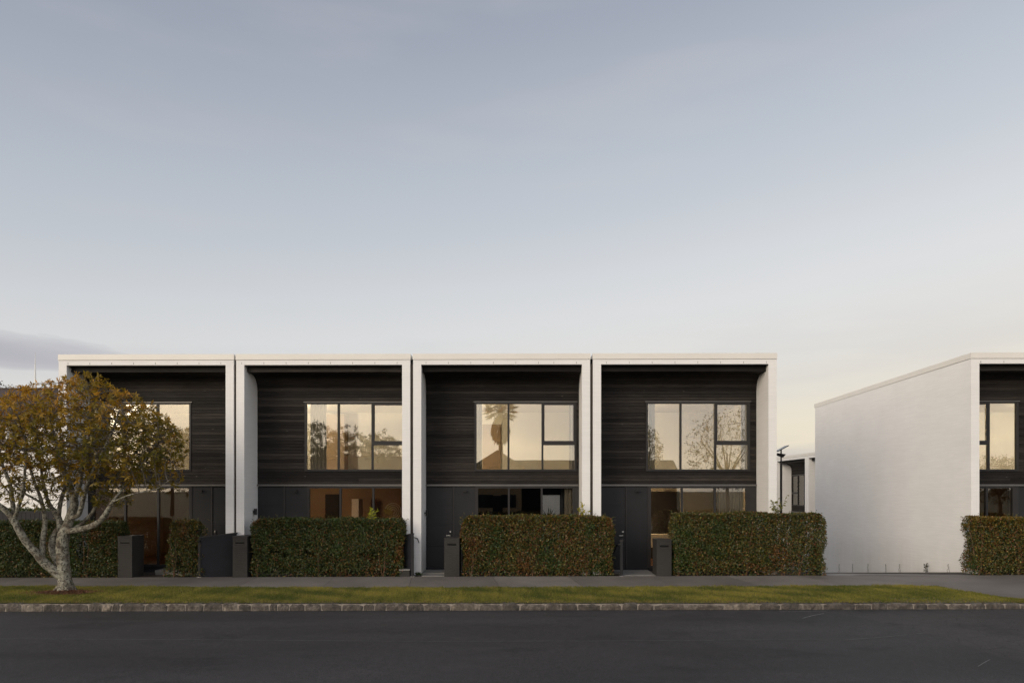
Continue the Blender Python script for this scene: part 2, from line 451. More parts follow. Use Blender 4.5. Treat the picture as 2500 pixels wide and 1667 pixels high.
def sheet(name, pts, mat, parent=None):   # flat polygon
    m = MB(); m.add(pts, [tuple(range(len(pts)))]); return m.build(name, mat, parent)

def leafmesh(name, c, ax, nr, ln, wd, colr, mat, parent=None, fold=0.15, kind='stuff'):
    """c base points, ax axis, nr normal: one folded diamond (two triangles) per leaf."""
    n = len(c)
    ax = ax / np.linalg.norm(ax, axis=1, keepdims=True)
    sd = np.cross(ax, nr); sd /= (np.linalg.norm(sd, axis=1, keepdims=True) + 1e-9)
    up = np.cross(sd, ax)
    ln = np.asarray(ln).reshape(-1, 1); wd = np.asarray(wd).reshape(-1, 1)
    mid = c + ax * ln * 0.48
    v = np.empty((n, 4, 3))
    v[:, 0] = c; v[:, 1] = mid + sd * wd * .5 + up * wd * fold; v[:, 2] = c + ax * ln - up * ln * 0.06; v[:, 3] = mid - sd * wd * .5 + up * wd * fold
    me = bpy.data.meshes.new(name)
    me.vertices.add(n * 4); me.vertices.foreach_set('co', v.reshape(-1))
    idx = np.arange(n) * 4
    tri = np.stack([idx, idx + 1, idx + 2, idx, idx + 2, idx + 3], 1).reshape(-1)
    me.loops.add(n * 6); me.loops.foreach_set('vertex_index', tri.astype(np.int32))
    me.polygons.add(n * 2)
    me.polygons.foreach_set('loop_start', (np.arange(n * 2) * 3).astype(np.int32))
    me.polygons.foreach_set('loop_total', np.full(n * 2, 3, np.int32))
    at_ = me.attributes.new('col', 'FLOAT_COLOR', 'POINT')
    cc = np.ones((n, 4, 4)); cc[:, :, :3] = colr[:, None, :]
    at_.data.foreach_set('color', cc.reshape(-1))
    me.update(); me.validate()
    me.materials.append(MATS[mat])
    o = link(name, me, parent)
    if kind: o['kind'] = kind
    return o
def rdir(n):
    v = RNG.normal(size=(n, 3)); return v / np.linalg.norm(v, axis=1, keepdims=True)
def palette(cols, wts, n, jit=0.25):
    cols = np.array(cols); k = RNG.choice(len(cols), n, p=np.array(wts) / sum(wts))
    return cols[k] * (1 + RNG.uniform(-jit, jit, (n, 1)))
def smoothnoise(p, seed, sc):
    r = np.random.default_rng(seed); out = 0
    for k in range(6):
        d = r.normal(size=p.shape[1]) * sc * (1 + 0.5 * k); out = out + np.sin(p @ d + r.uniform(0, 6.28)) / (1 + 0.5 * k)
    return out / 2.4

# ------------------------------------------------------------------ ground, road, footpath
m = MB()
ys = [(-900, -0.42), (-0.25, -0.40), (12, -1.95), (900, -1.95)]
for (ya, za), (yb, zb) in zip(ys, ys[1:]):
    m.add([(-900, ya, za), (900, ya, za), (900, yb, zb), (-900, yb, zb)], [(0, 1, 2, 3)])
tag(m.build('ground', 'far_ground'), kind='structure')

KY = -4.85                     # front face of the kerb, which runs slightly askew to the houses
def kyf(x): return KY - 0.0125 * x
def roadz(x): return pz(x) - 0.172 + 0.0025 * (max(-16, min(16, x)) + 12)
def strip(name, mat, y0, y1, dz, x0=-60, x1=60, n=24, kind='structure', zfun=roadz):
    m = MB()
    xs = np.linspace(x0, x1, n + 1)
    for a, b in zip(xs, xs[1:]):
        m.add([(a, y0, zfun(a) + dz), (b, y0, zfun(b) + dz), (b, y1, zfun(b) + dz), (a, y1, zfun(a) + dz)], [(0, 1, 2, 3)])
    return tag(m.build(name, mat), kind=kind)
strip('road', 'asphalt', -14.2, -4.5, 0)
strip('opposite_pavement', 'concrete', -22.5, -14.2, 0.13)
def ribbon(name, px_pts, w, mat, dz, kind='structure'):
    pts = [onz(a, b, -0.16) for a, b in px_pts]
    m = MB()
    for i, p in enumerate(pts):
        d = pts[min(i + 1, len(pts) - 1)] - pts[max(i - 1, 0)]; d.z = 0; d.normalize(); q = Vector((-d.y, d.x, 0)) * w * .5
        for s_ in (q, -q):
            v = p + s_; m.v.append((v.x, v.y, roadz(v.x) + dz))
    for i in range(len(pts) - 1): m.f.append((2 * i, 2 * i + 1, 2 * i + 3, 2 * i + 2))
    return tag(m.build(name, mat), kind=kind)
ribbon('road_seam', [(-300, 1553), (200, 1558), (600, 1563), (1000, 1569), (1500, 1571), (1900, 1571), (2060, 1573), (2160, 1566), (2260, 1556)], 0.03, 'seam', 0.004)
old = [(2020, 1502), (2120, 1521), (2220, 1545), (2330, 1578), (2440, 1617), (2500, 1632), (2700, 1650), (2900, 1600), (2900, 1497), (2500, 1491), (2200, 1490), (2060, 1494)]
m = MB(); m.add([(p.x, p.y, roadz(p.x) + 0.0015) for p in (onz(a, b, -0.155) for a, b in old)], [tuple(range(len(old)))])
tag(m.build('worn_road_surface', 'asphalt_old'), kind='structure')
for pts, w in (([(1903, 1502), (1960, 1501.5), (2018, 1501)], 0.03), ([(1958, 1519), (1985, 1512), (2012, 1507)], 0.03), ([(2388, 1641), (2402, 1632), (2417, 1624)], 0.014)):
    tag(ribbon('paint_trace', pts, w, 'worn_paint', 0.008), kind='structure')

# kerb of basalt blocks
kx = [v / 2.94 for v in (0, 120, 275, 415, 605, 705, 775, 835, 1015, 1180, 1310, 1445, 1580, 1695, 1790, 1920, 1980, 2065, 2180, 2300)]
kx += [800 + v / 2.94 for v in (95, 250, 330, 415, 570, 690, 880, 1085, 1250, 1380, 1560, 1675, 1795, 1960, 2110, 2225, 2340)]
kx += [1700 + v / 2.94 for v in (195, 445, 600, 755, 900, 1130, 1245, 1360, 1545, 1645, 1790, 1935, 2055, 2190, 2300)]
kx = [-190, -140, -95, -50] + sorted(kx) + [2528, 2580, 2640, 2690]
kerb = tag(empty('kerb', (0, 0, 0)), kind='structure')
def kerbtop(x): return pz(x) - 0.004
for a, b in zip(kx, kx[1:]):
    xa, xb = X(a, KY) + 0.013, X(b, KY) - 0.013
    mb = MB(); nx, prof = 6, [(0.02, -0.12), (0.0, 0.02), (0.006, 0.62), (0.022, 0.9), (0.05, 1.0), (0.2, 1.0)]
    lean = random.uniform(-0.012, 0.012); dz = random.uniform(-0.012, 0.008); cut = random.uniform(0.0, 0.014)
    for i in range(nx + 1):
        t = i / nx; edge = min(t, 1 - t) * nx
        for j, (dy, fz) in enumerate(prof):
            xx = xa + (xb - xa) * t; h = kerbtop(xx) - roadz(xx) + dz
            rnd = 0.012 if edge < 0.5 else 0.0
            mb.v.append((xx + lean * fz + (random.uniform(-.006, .006) if 0 < i < nx else 0),
                         kyf(xx) + dy + rnd + cut * (1 - fz) + random.uniform(-.009, .009), roadz(xx) + h * fz - (rnd * 1.1 if j > 2 else 0) + random.uniform(-.007, .007) * (j > 1)))
    q = len(prof)
    for i in range(nx):
        for j in range(q - 1): mb.f.append((i * q + j, (i + 1) * q + j, (i + 1) * q + j + 1, i * q + j + 1))
    mb.f.append(tuple(range(q))[::-1]); mb.f.append(tuple(nx * q + k for k in range(q)))
    mb.build('stone', 'basalt', kerb)
m = MB()
xs = np.linspace(X(kx[0], KY), X(kx[-1], KY), 25)
for a, b in zip(xs, xs[1:]):
    m.hexa([(a, kyf(a) + .022, roadz(a) - .1), (b, kyf(b) + .022, roadz(b) - .1), (b, kyf(b) + .19, roadz(b) - .1), (a, kyf(a) + .19, roadz(a) - .1),
            (a, kyf(a) + .03, kerbtop(a) - .014), (b, kyf(b) + .03, kerbtop(b) - .014), (b, kyf(b) + .19, kerbtop(b) - .014), (a, kyf(a) + .19, kerbtop(a) - .014)])
m.build('mortar', 'mortar', kerb)

# footpath: poured slabs, joints recessed
PB = -0.42                     # back edge of the footpath
path = tag(empty('footpath'), kind='structure')
base = MB()
xs = np.linspace(-40, 40, 33)
for a, b in zip(xs, xs[1:]):
    base.add([(a, kyf(a) + .17, pz(a) - .022), (b, kyf(b) + .17, pz(b) - .022), (b, 0.4, pz(b) - .022), (a, 0.4, pz(a) - .022)], [(0, 1, 2, 3)])
base.build('joint_bed', 'soil', path)
jx = [-18.5, -15.9, -13.4, -11.4, -9.2, -7.1, -5.0, -2.9, -0.7, 1.3, 3.5, 5.6, 7.6, 9.7, 12.0, 14.5, 17.2, 20]
for a, b in zip(jx, jx[1:]):
    a, b = a + .004, b - .004; yf = -3.0 if b < 8 else kyf(b) + .17
    sk = random.uniform(-.05, .05)
    mb = MB()
    mb.hexa([(a + .3, yf, pz(a) - .05), (b + .3, yf, pz(b) - .05), (b, PB, pz(b) - .05), (a, PB, pz(a) - .05),
             (a + .3, yf, pz(a)), (b + .3, yf, pz(b)), (b, PB, pz(b)), (a, PB, pz(a))])
    mb.build('slab', 'paving', path)

# grass berm
gb = [(-260, 1430), (300, 1431), (600, 1433.5), (1000, 1434), (1500, 1432.5), (1900, 1430), (2200, 1428.5), (2290, 1430), (2340, 1440), (2400, 1449), (2450, 1457), (2510, 1466)]
edge = [onz(a, b, pz((a - 1267) * .0102) + 0.015) for a, b in gb]
ex = np.array([p.x for p in edge]); ey = np.array([p.y for p in edge])
m = MB()
xs = np.linspace(ex[0], ex[-1], 60)
def bermz(x, y):
    t = (y - (KY + .19)) / 2.0
    return pz(x) + .012
for a, b in zip(xs, xs[1:]):
    ya, yb = np.interp(a, ex, ey), np.interp(b, ex, ey)
    m.add([(a, kyf(a) + .10, kerbtop(a) - .002), (b, kyf(b) + .10, kerbtop(b) - .002), (b, yb, bermz(b, yb)), (a, ya, bermz(a, ya))], [(0, 1, 2, 3)])
tag(m.build('berm', 'turf_base'), kind='structure')
N = 230000
gx = RNG.uniform(ex[0], ex[-1], N); yt = np.interp(gx, ex, ey) + 0.03 * np.sin(gx * 9) + 0.02 * np.sin(gx * 23)
ky_ = KY - .0125 * gx + .075; gy = ky_ + RNG.uniform(0, 1, N) * (yt - ky_)
pzv = 0.02 + 0.004 * gx
gz = pzv + .008 - .014 * np.exp(-(gy - ky_) / .05)
p2 = np.stack([gx, gy], 1)
nz1 = smoothnoise(p2, 3, 1.1); nz2 = smoothnoise(p2, 5, 4.0)
c1 = np.array([0.085, 0.115, 0.016]); c2 = np.array([0.34, 0.30, 0.06]); c3 = np.array([0.26, 0.19, 0.09])
t = np.clip(0.45 + 0.45 * nz1 + 0.4 * nz2 + RNG.normal(0, .22, N), 0, 1)[:, None]
gcol = c1 * (1 - t) + c2 * t
dry = (RNG.uniform(0, 1, N) < np.clip(0.05 + 0.15 * (nz2 > 0.5) + 0.35 * np.exp(-((gy - ky_ - .06) / .07) ** 2), 0, 1))
gcol *= .88
gcol[dry] = c3 * RNG.uniform(.6, 1.1, (dry.sum(), 1))
ax = np.stack([RNG.normal(0, .45, N), RNG.normal(0, .45, N), np.ones(N)], 1)
L = RNG.uniform(.022, .05, N) * (1 + 0.35 * nz2) * np.where(yt - gy < .05, 1.35, 1)
bald = np.hypot((gx - X(160, -3.2)) / 1.0, (gy + 3.3) / .42) < RNG.uniform(.55, 1.0, N)
keep = ~bald
leafmesh('grass', np.stack([gx, gy, gz], 1)[keep], ax[keep], rdir(N)[keep], L[keep], RNG.uniform(.006, .011, N)[keep], gcol[keep], 'grass')
tag(bpy.data.objects['grass'], 'short mown green grass on the berm between kerb and footpath', 'grass', kind='stuff')

# planting beds behind the footpath and the lane falling away between the two buildings
m = MB()
for a, b in zip(np.linspace(-17, X(2004, -.4), 20), np.linspace(-17, X(2004, -.4), 20)[1:]):
    m.add([(a, PB, pz(a) - .012), (b, PB, pz(b) - .012), (b, 1.2, pz(b) - .03), (a, 1.2, pz(a) - .03)], [(0, 1, 2, 3)])
m.add([(X(2371, 0), PB, pz(12) - .012), (20, PB, pz(16) - .012), (20, 1.2, pz(16) - .03), (X(2371, 0), 1.2, pz(12) - .03)], [(0, 1, 2, 3)])
tag(m.build('planting_bed', 'soil'), kind='structure')
m = MB()
lx0, lx1 = X(1880, 0), X(2371, 0) + .05
for (ya, za), (yb, zb) in zip([(PB, .055), (0.3, .03), (9, -1.2), (14, -1.56), (60, -1.6)], [(0.3, .03), (9, -1.2), (14, -1.56), (60, -1.6)]):
    x0_ = X(2004, 0) if ya < .2 else lx0
    x1_ = lx1 if ya < 10 else lx1 + 20
    m.add([(x0_, ya, za), (x1_, ya, za), (x1_, yb, zb), (x0_, yb, zb)], [(0, 1, 2, 3)])
tag(m.build('lane', 'concrete'), kind='structure')

# ------------------------------------------------------------------ townhouses
TOP, CAPB, FASB = zf(863), zf(877), zf(889.5)
REC = 0.95                      # depth of the recess
FL0, FL1 = zr(1186), zr(1182)   # flashing over the ground floor
WZ0, WZ1 = zr(1150), zr(981)
COVEZ = 5.226
SW = 0.225
DEPTH = 9.9
BM_Z = CZ + (HORIZON - 907) / F * 19.08

def curtain(parent, x0, x1, y, z0, z1, mat='linen', amp=.035, wl_=.11):
    m = MB(); n = max(8, int((x1 - x0) / wl_ * 8)); 
    for i in range(n + 1):
        x = x0 + (x1 - x0) * i / n
        yy = y + amp * math.sin(2 * math.pi * (x - x0) / wl_) + amp * .4 * math.sin(7.3 * x + x0 * 5)
        m.v += [(x, yy, z0), (x, yy * 1.0, z1)]
    for i in range(n): m.f.append((2 * i, 2 * i + 2, 2 * i + 3, 2 * i + 1))
    return m.build('curtain', mat, parent, True)

def room(name, parent, x0, x1, y0, y1, z0, z1, wall, floor, hole=None):
    m = MB()
    m.add([(x0, y0, z1), (x1, y0, z1), (x1, y1, z1), (x0, y1, z1)], [(0, 1, 2, 3)])
    m.add([(x0, y0, z0), (x0, y0, z1), (x0, y1, z1), (x0, y1, z0)], [(0, 1, 2, 3)])
    m.add([(x1, y0, z0), (x1, y0, z1), (x1, y1, z1), (x1, y1, z0)], [(0, 3, 2, 1)])
    if hole:
        a, b, c, d = hole
        for q in ((x0, a, z0, z1), (b, x1, z0, z1), (a, b, z0, c), (a, b, d, z1)):
            if q[1] - q[0] > .01 and q[3] - q[2] > .01:
                m.add([(q[0], y1, q[2]), (q[1], y1, q[2]), (q[1], y1, q[3]), (q[0], y1, q[3])], [(0, 1, 2, 3)])
    else:
        m.add([(x0, y1, z0), (x1, y1, z0), (x1, y1, z1), (x0, y1, z1)], [(0, 1, 2, 3)])
    o = m.build(name, wall, parent)
    fl = MB(); fl.add([(x0, y0, z0), (x1, y0, z0), (x1, y1, z0), (x0, y1, z0)], [(0, 1, 2, 3)]); fl.build('floor', floor, o)
    return o

def glazing(parent, name, x0, x1, z0, z1, ncol, tcol, gmat, fw=.055, y=REC - .02):
    """frame, mullions, transom and panes; name is the part that owns them"""
    m = MB()
    m.box(x0, x1, y, y + .09, z0, z0 + fw); m.box(x0, x1, y, y + .09, z1 - fw, z1)
    m.box(x0, x0 + fw, y, y + .09, z0 + fw, z1 - fw); m.box(x1 - fw, x1, y, y + .09, z0 + fw, z1 - fw)
    w = m.build(name, 'frame', parent)
    cw = (x1 - x0) / ncol
    for k in range(1, ncol): box('mullion', w, 'frame', x0 + k * cw - .028, x0 + k * cw + .028, y + .004, y + .085, z0 + fw, z1 - fw)
    for k in range(ncol):
        a = x0 + k * cw + (fw if k == 0 else .028); b = x0 + (k + 1) * cw - (fw if k == ncol - 1 else .028)
        if k == tcol:
            zt = z0 + (z1 - z0) * .40
            box('transom', w, 'frame', a, b, y + .002, y + .085, zt - .045, zt + .045)
            sm = MB(); q = .032
            c0, c1 = zt + .045, z1 - fw
            sm.box(a, b, y + .012, y + .075, c0, c0 + q); sm.box(a, b, y + .012, y + .075, c1 - q, c1)
            sm.box(a, a + q, y + .012, y + .075, c0 + q, c1 - q); sm.box(b - q, b, y + .012, y + .075, c0 + q, c1 - q)
            sm.build('sash', 'frame', w)
            box('pane', w, gmat, a, b, y + .05, y + .056, z0 + fw, zt - .045)
            box('pane', w, gmat, a + q, b - q, y + .05, y + .056, c0 + q, c1 - q)
        else:
            box('pane', w, gmat, a, b, y + .05, y + .056, z0 + fw, z1 - fw)
    return w

def camera_light(parent, x, z):
    m = MB(); m.tube([(x, REC - .045, z), (x, REC - .0, z)], .035, 12)
    o = m.build('security_light', 'black_metal', parent)
    m = MB(); m.box(x - .05, x + .05, REC - .1, REC - .04, z - .03, z + .02); m.build('lamp_head', 'black_metal', o)

def house(root, W, win, glz, door, side, spec):
    r = root
    ins0, ins1 = SW, W - SW
    zb = spec.get('base', -0.25)
    # side walls
    for (a, b) in ((0, SW), (W - SW, W)):
        m = MB(); m.prism([(0, zb), (DEPTH, -2.2 if spec.get('deep') else zb), (DEPTH, CAPB - .17), (0, CAPB - .008)], a, b)
        if spec.get('deep'):
            pass
        m.build('side_wall', 'white_brick', r)
    box('fascia', r, 'white_brick', ins0, ins1, 0.002, .17, FASB, CAPB - .008)
    box('shadow_line', r, 'frame', .006, W - .006, .006, .2, CAPB - .009, CAPB)  # dark strip standing in for the shadow under the cap
    m = MB()
    m.prism([(-.014, CAPB), (.22, CAPB), (.22, TOP - .02), (-.014, TOP)], -.012, W + .012)
    capo = m.build('parapet_cap', 'white_metal', r)
    for xa in (-.012, W - .2):
        m = MB(); m.prism([(.225, CAPB), (DEPTH + .05, CAPB - .17), (DEPTH + .05, TOP - .17), (.225, TOP - .004)], xa, xa + .212); m.build('side_cap', 'white_metal', capo)
    box('lintel', r, 'black_metal', ins0 - .01, ins1 + .01, .004, .19, FASB - .022, FASB - .001)
    ticks = spec.get('ticks')
    if ticks:
        for x in ticks: box('weep_slot', r, 'gap', x - .0035, x + .0035, -.0015, .02, FASB + .02, FASB + .075)
    # eave beam of two boards, soffit and cove boards
    hb = (FASB - .022 - BM_Z) / 2
    for k in (0, 1): box('beam_board', r, 'charred_timber', ins0 + .004, ins1 - .004, .18 + k * .006, .24, BM_Z + hb * k + .002, BM_Z + hb * (k + 1) - .003)
    prof = [(.24, BM_Z), (.335, BM_Z), (.43, BM_Z), (.52, BM_Z)]
    R_ = REC - .52
    for k in range(1, 8):
        a = math.pi / 2 * k / 7; prof.append((.52 + R_ * math.sin(a), BM_Z - R_ + R_ * math.cos(a)))
    for (ya, za), (yb, zb_) in zip(prof, prof[1:]):
        d = Vector((yb - ya, zb_ - za)); nrm = Vector((-d.y, d.x)).normalized() * .02
        if nrm.y < 0 and nrm.x < 0: nrm = -nrm
        g = d * .03
        m = MB(); m.prism([(ya + g.x, za + g.y), (yb - g.x, zb_ - g.y), (yb - g.x + nrm.x, zb_ - g.y + nrm.y), (ya + g.x + nrm.x, za + g.y + nrm.y)], ins0 + .003, ins1 - .003)
        m.build('soffit_board', 'charred_timber', r)
    zc = BM_Z - R_
    m = MB(); m.prism([(.245, BM_Z + .03), (.52, BM_Z + .03)] + [(.545 + R_ * math.sin(math.pi / 14 * k), BM_Z - R_ + .025 + R_ * math.cos(math.pi / 14 * k)) for k in range(1, 8)] + [(1.05, zc), (1.05, BM_Z + .3), (.245, BM_Z + .3)], ins0, ins1)
    m.build('soffit_backing', 'backing', r)
    # flat cladding boards, cut round the window
    wx0, wx1 = win[0], win[1]
    z0c = FL1 + .004
    rows = 30; ph = (zc - z0c) / rows
    for k in range(rows):
        a, b = z0c + k * ph + .005, z0c + (k + 1) * ph - .005
        dy = random.uniform(-.002, .002)
        def piece(xa, xb, za, zb2):
            if xb - xa < .02 or zb2 - za < .012: return
            cuts = [xa]
            if xb - xa > 3.0 and k % 3 == 1: cuts.append(xa + (xb - xa) * random.uniform(.3, .7))
            cuts.append(xb)
            for p, q in zip(cuts, cuts[1:]): box('board', r, 'charred_timber', p + .001, q - .001, REC + dy, REC + .02, za, zb2)
        if b <= WZ0 or a >= WZ1: piece(ins0 + .003, ins1 - .003, a, b)
        else:
            piece(ins0 + .003, wx0 - .002, a, b); piece(wx1 + .002, ins1 - .003, a, b)
            if a < WZ0 - .012: piece(wx0, wx1, a, WZ0 - .003)
            if b > WZ1 + .012: piece(wx0, wx1, WZ1 + .003, b)
    lin_ = MB()
    for q in ((ins0, wx0, z0c, zc), (wx1, ins1, z0c, zc), (wx0, wx1, z0c, WZ0), (wx0, wx1, WZ1, zc)):
        if q[1] - q[0] > .01: lin_.box(q[0], q[1], REC + .022, REC + .1, q[2], q[3])
    lin_.build('wall_lining', 'backing', r)
    box('head_flashing', r, 'flashing', wx0 - .03, wx1 + .03, REC - .035, REC - .021, WZ1 - .004, WZ1 + .012)
    wdw = glazing(r, 'upper_window', wx0, wx1, WZ0, WZ1, win[2], win[3], 'glass_upper')
    # storey flashing and ground floor
    box('storey_flashing', r, 'flashing', ins0 + .002, ins1 - .002, REC - .05, REC + .1, FL0, FL1)
    gz0 = spec.get('gz0', 0.10)
    gt = FL0 - .004
    glazing(r, 'glazed_door', glz[0], glz[1], gz0, gt, glz[2], -1, 'glass_lower', .06)
    segs = sorted([(glz[0], glz[1]), (door[0], door[1]), (side[0], side[1])])
    cur = ins0 + .002
    for a, b in segs + [(ins1 - .002, ins1)]:
        if a - cur > .012: box('jamb', r, 'frame', cur + .001, a - .001, REC - .012, REC + .07, gz0, gt)
        cur = max(cur, b)
    box('plinth', r, 'dark_fence', ins0 + .002, ins1 - .002, REC - .005, REC + .1, zb, gz0 - .002)
    for a, b in ((ins0 + .002, glz[0]), (glz[1], ins1 - .002)):
        if b - a > .05: box('panel_light_block', r, 'backing', a, b, REC + .075, REC + .1, gz0, gt)  # unseen, added to stop lamplight leaking through the panel gaps
    if side[1] - side[0] > .05:
        box('side_panel', r, 'panel', side[0], side[1], REC + .004, REC + .06, gz0, gt)
        camera_light(r, (side[0] + side[1]) / 2, zr(1198))
    if door[1] - door[0] > .1:
        d = empty('door'); d.parent = r
        dz = [gz0, gz0 + .62, gz0 + 1.24, gz0 + 1.80, gt - .02]
        for a, b in zip(dz, dz[1:]): box('door_panel', d, 'panel', door[0] + .006, door[1] - .006, REC + .012, REC + .06, a + .002, b - .003)
        hx = door[1] - .075 if not spec.get('mirror') else door[0] + .075
        sg = -1 if not spec.get('mirror') else 1
        h = box('lock', d, 'black_metal', hx - .028, hx + .028, REC - .012, REC + .011, 1.0, 1.17)
        box('keypad', d, 'steel', hx - .024, hx + .024, REC - .018, REC - .0125, 1.12, 1.165)
        box('handle', d, 'steel', min(hx, hx + sg * .12), max(hx, hx + sg * .12), REC - .055, REC - .04, 1.02, 1.045)
        box('doorstep', r, 'concrete', min(door[0], side[0]), max(door[1], side[1]), .12, REC - .008, zb, gz0 - .06)
    # interior
    yb = spec.get('rearY', REC + 4.2)
    room('upper_room', r, ins0 + .01, ins1 - .01, REC + .11, REC + 3.6, 2.62, 5.0, 'cream', 'timber_floor')
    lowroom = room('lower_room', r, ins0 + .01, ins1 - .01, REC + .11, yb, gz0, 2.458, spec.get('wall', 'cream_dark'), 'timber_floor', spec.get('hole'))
    for (a, b, lev) in spec.get('curtains', []):
        z0_, z1_ = (WZ0 - .2, WZ1 + .05) if lev else (gz0 + .03, gt - .05)
        curtain(r, a, b, REC + .22, z0_, z1_)
    # back and roof
    m = MB(); m.add([(ins0, .2, CAPB + .03), (ins1, .2, CAPB + .03), (ins1, DEPTH, CAPB - .14), (ins0, DEPTH, CAPB - .14)], [(0, 1, 2, 3)]); m.build('roof', 'roofing', r)
    if not spec.get('hole'): box('rear_wall', r, 'white_brick', ins0 + .001, ins1 - .001, DEPTH - .2, DEPTH - .002, -2.0, CAPB - .19)
    else:
        a, b, c, d_ = spec['hole']
        m = MB()
        for q in ((ins0, a, -2, 5.7), (b, ins1, -2, 5.7), (a, b, -2, c), (a, b, d_, 5.7)): m.box(q[0], q[1], DEPTH - .2, DEPTH - .002, q[2], q[3])
        m.build('rear_wall', 'white_brick', r)
    return lowroom

def plamp(parent, loc, power, color=(1, .66, .36), size=.12):
    l = bpy.data.lights.new('hidden_room_light', 'POINT'); l.energy = power; l.color = color; l.shadow_soft_size = size
    o = bpy.data.objects.new('hidden_room_light', l); COL.objects.link(o); o.parent = parent; o.location = loc
    return o
def downlight(parent, x, y, z=2.455):
    m = MB(); m.tube([(x, y, z - .02), (x, y, z)], .05, 12); return m.build('downlight', 'lamp_glow', parent)

def front_house(px0, px1, win, glz, door, side, label, spec):
    x0, x1 = X(px0), X(px1)
    r = tag(empty('townhouse', (x0, 0, 0)), label, 'townhouse', 'white framed townhouses along the street')
    L_ = lambda p, y=REC: X(p, y) - x0
    spec['ticks'] = [X(p) - x0 for p in spec.get('tpx', [])]
    for key in ('curtains',):
        spec[key] = [(L_(a), L_(b), lev) for a, b, lev in spec.get(key, [])]
    W = x1 - x0
    cl = lambda v: min(max(v, SW + .004), W - SW - .004)
    house(r, W, (cl(L_(win[0])), cl(L_(win[1])), win[2], win[3]), (cl(L_(glz[0])), cl(L_(glz[1])), glz[2]),
          (cl(L_(door[0])), cl(L_(door[1]))), (cl(L_(side[0])), cl(L_(side[1]))), spec)
    return r, x0, W
def ticks(a, step, n): return [a + step * k for k in range(n)]

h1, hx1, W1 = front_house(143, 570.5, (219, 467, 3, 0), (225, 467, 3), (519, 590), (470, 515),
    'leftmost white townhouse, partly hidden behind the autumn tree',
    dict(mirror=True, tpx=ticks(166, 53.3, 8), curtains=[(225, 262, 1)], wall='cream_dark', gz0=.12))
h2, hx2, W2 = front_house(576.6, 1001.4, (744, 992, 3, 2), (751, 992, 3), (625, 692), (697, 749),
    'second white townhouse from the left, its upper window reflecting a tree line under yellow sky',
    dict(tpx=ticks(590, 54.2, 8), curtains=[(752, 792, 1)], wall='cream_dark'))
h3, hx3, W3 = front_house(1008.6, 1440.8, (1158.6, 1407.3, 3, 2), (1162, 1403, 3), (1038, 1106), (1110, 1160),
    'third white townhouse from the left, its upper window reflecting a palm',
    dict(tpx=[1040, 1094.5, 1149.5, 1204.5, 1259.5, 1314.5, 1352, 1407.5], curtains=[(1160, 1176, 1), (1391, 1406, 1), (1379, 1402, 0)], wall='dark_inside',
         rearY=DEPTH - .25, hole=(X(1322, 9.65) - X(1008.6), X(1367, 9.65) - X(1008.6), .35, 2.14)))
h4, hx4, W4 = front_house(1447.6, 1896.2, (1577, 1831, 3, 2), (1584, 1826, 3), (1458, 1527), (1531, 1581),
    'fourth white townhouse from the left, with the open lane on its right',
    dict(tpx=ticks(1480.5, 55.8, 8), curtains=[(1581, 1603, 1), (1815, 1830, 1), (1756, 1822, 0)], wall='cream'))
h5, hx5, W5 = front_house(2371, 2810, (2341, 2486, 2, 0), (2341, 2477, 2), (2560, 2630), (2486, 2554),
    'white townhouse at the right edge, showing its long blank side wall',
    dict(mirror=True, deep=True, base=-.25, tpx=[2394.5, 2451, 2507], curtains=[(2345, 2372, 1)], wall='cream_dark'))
# warm downstairs room lights that show through the glass
plamp(h1, (W1 * .86, REC + 1.6, 2.2), 34, (1, .74, .5))
plamp(h2, (W2 * .14, REC + 1.4, 2.2), 75, (1, .70, .42))
plamp(h4, (W4 * .14, REC + 1.4, 2.2), 150, (1, .74, .46))
plamp(h5, (W5 * .8, REC + 1.6, 2.2), 8)
for h, W, fx in ((h1, W1, .86), (h2, W2, .14), (h3, W3, .14), (h4, W4, .13), (h5, W5, .86)): plamp(h, (W * fx, REC + .9, 4.5), 190, (1, .89, .70), .08)  # unseen lamps without fittings, added to brighten the upper rooms
downlight(h2, X(880, 2.6) - hx2, 2.6); downlight(h4, X(1628, 2.4) - hx4, 2.4)
for p in (1213, 1216): downlight(h3, X(p, 2.5 + (p - 1213) * .2) - hx3, 2.5 + (p - 1213) * .2)
# fittings inside that can be made out from the street
box('white_cupboard', h2, 'white_paint', X(862, 4.2) - hx2, X(879, 4.2) - hx2, 4.0, 4.6, .1, 2.05)
box('inner_door', h2, 'dark_inside', X(795, 5.1) - hx2, X(828, 5.1) - hx2, 5.05, 5.12, .1, 2.2)
box('tall_cabinet', h1, 'cream', X(250, 3.2) - hx1, X(312, 3.2) - hx1, 3.2, 3.3, .1, 1.9)
box('kitchen_unit', h4, 'dark_inside', X(1588, 3.6) - hx4, X(1660, 3.6) - hx4, 3.6, 4.2, .1, 2.3)
box('bench_top', h4, 'cream', X(1588, 2.6) - hx4, X(1660, 2.6) - hx4, 2.6, 3.1, .55, .95)
pa = box('art_panel', h2, 'cream_dark', X(930, 4.6) - hx2, X(990, 4.6) - hx2, 4.6, 4.66, 1.2, 2.1)
for rr in (.07, .14, .21, .28):
    m = MB(); cxx = X(960, 4.6) - hx2
    m.tube([(cxx + rr * math.cos(k * .4 - 1.6), 4.585, 1.62 + rr * math.sin(k * .4 - 1.6)) for k in range(12)], .018, 5); m.build('carved_ring', 'cream', h2)
box('wardrobe', h2, 'cream_dark', X(800, 4.4) - hx2, X(848, 4.4) - hx2, 4.0, 4.5, 2.63, 4.9)
box('upper_door', h3, 'cream_dark', X(1178, 4.5) - hx3, X(1222, 4.5) - hx3, 4.48, 4.54, 2.63, 4.6)

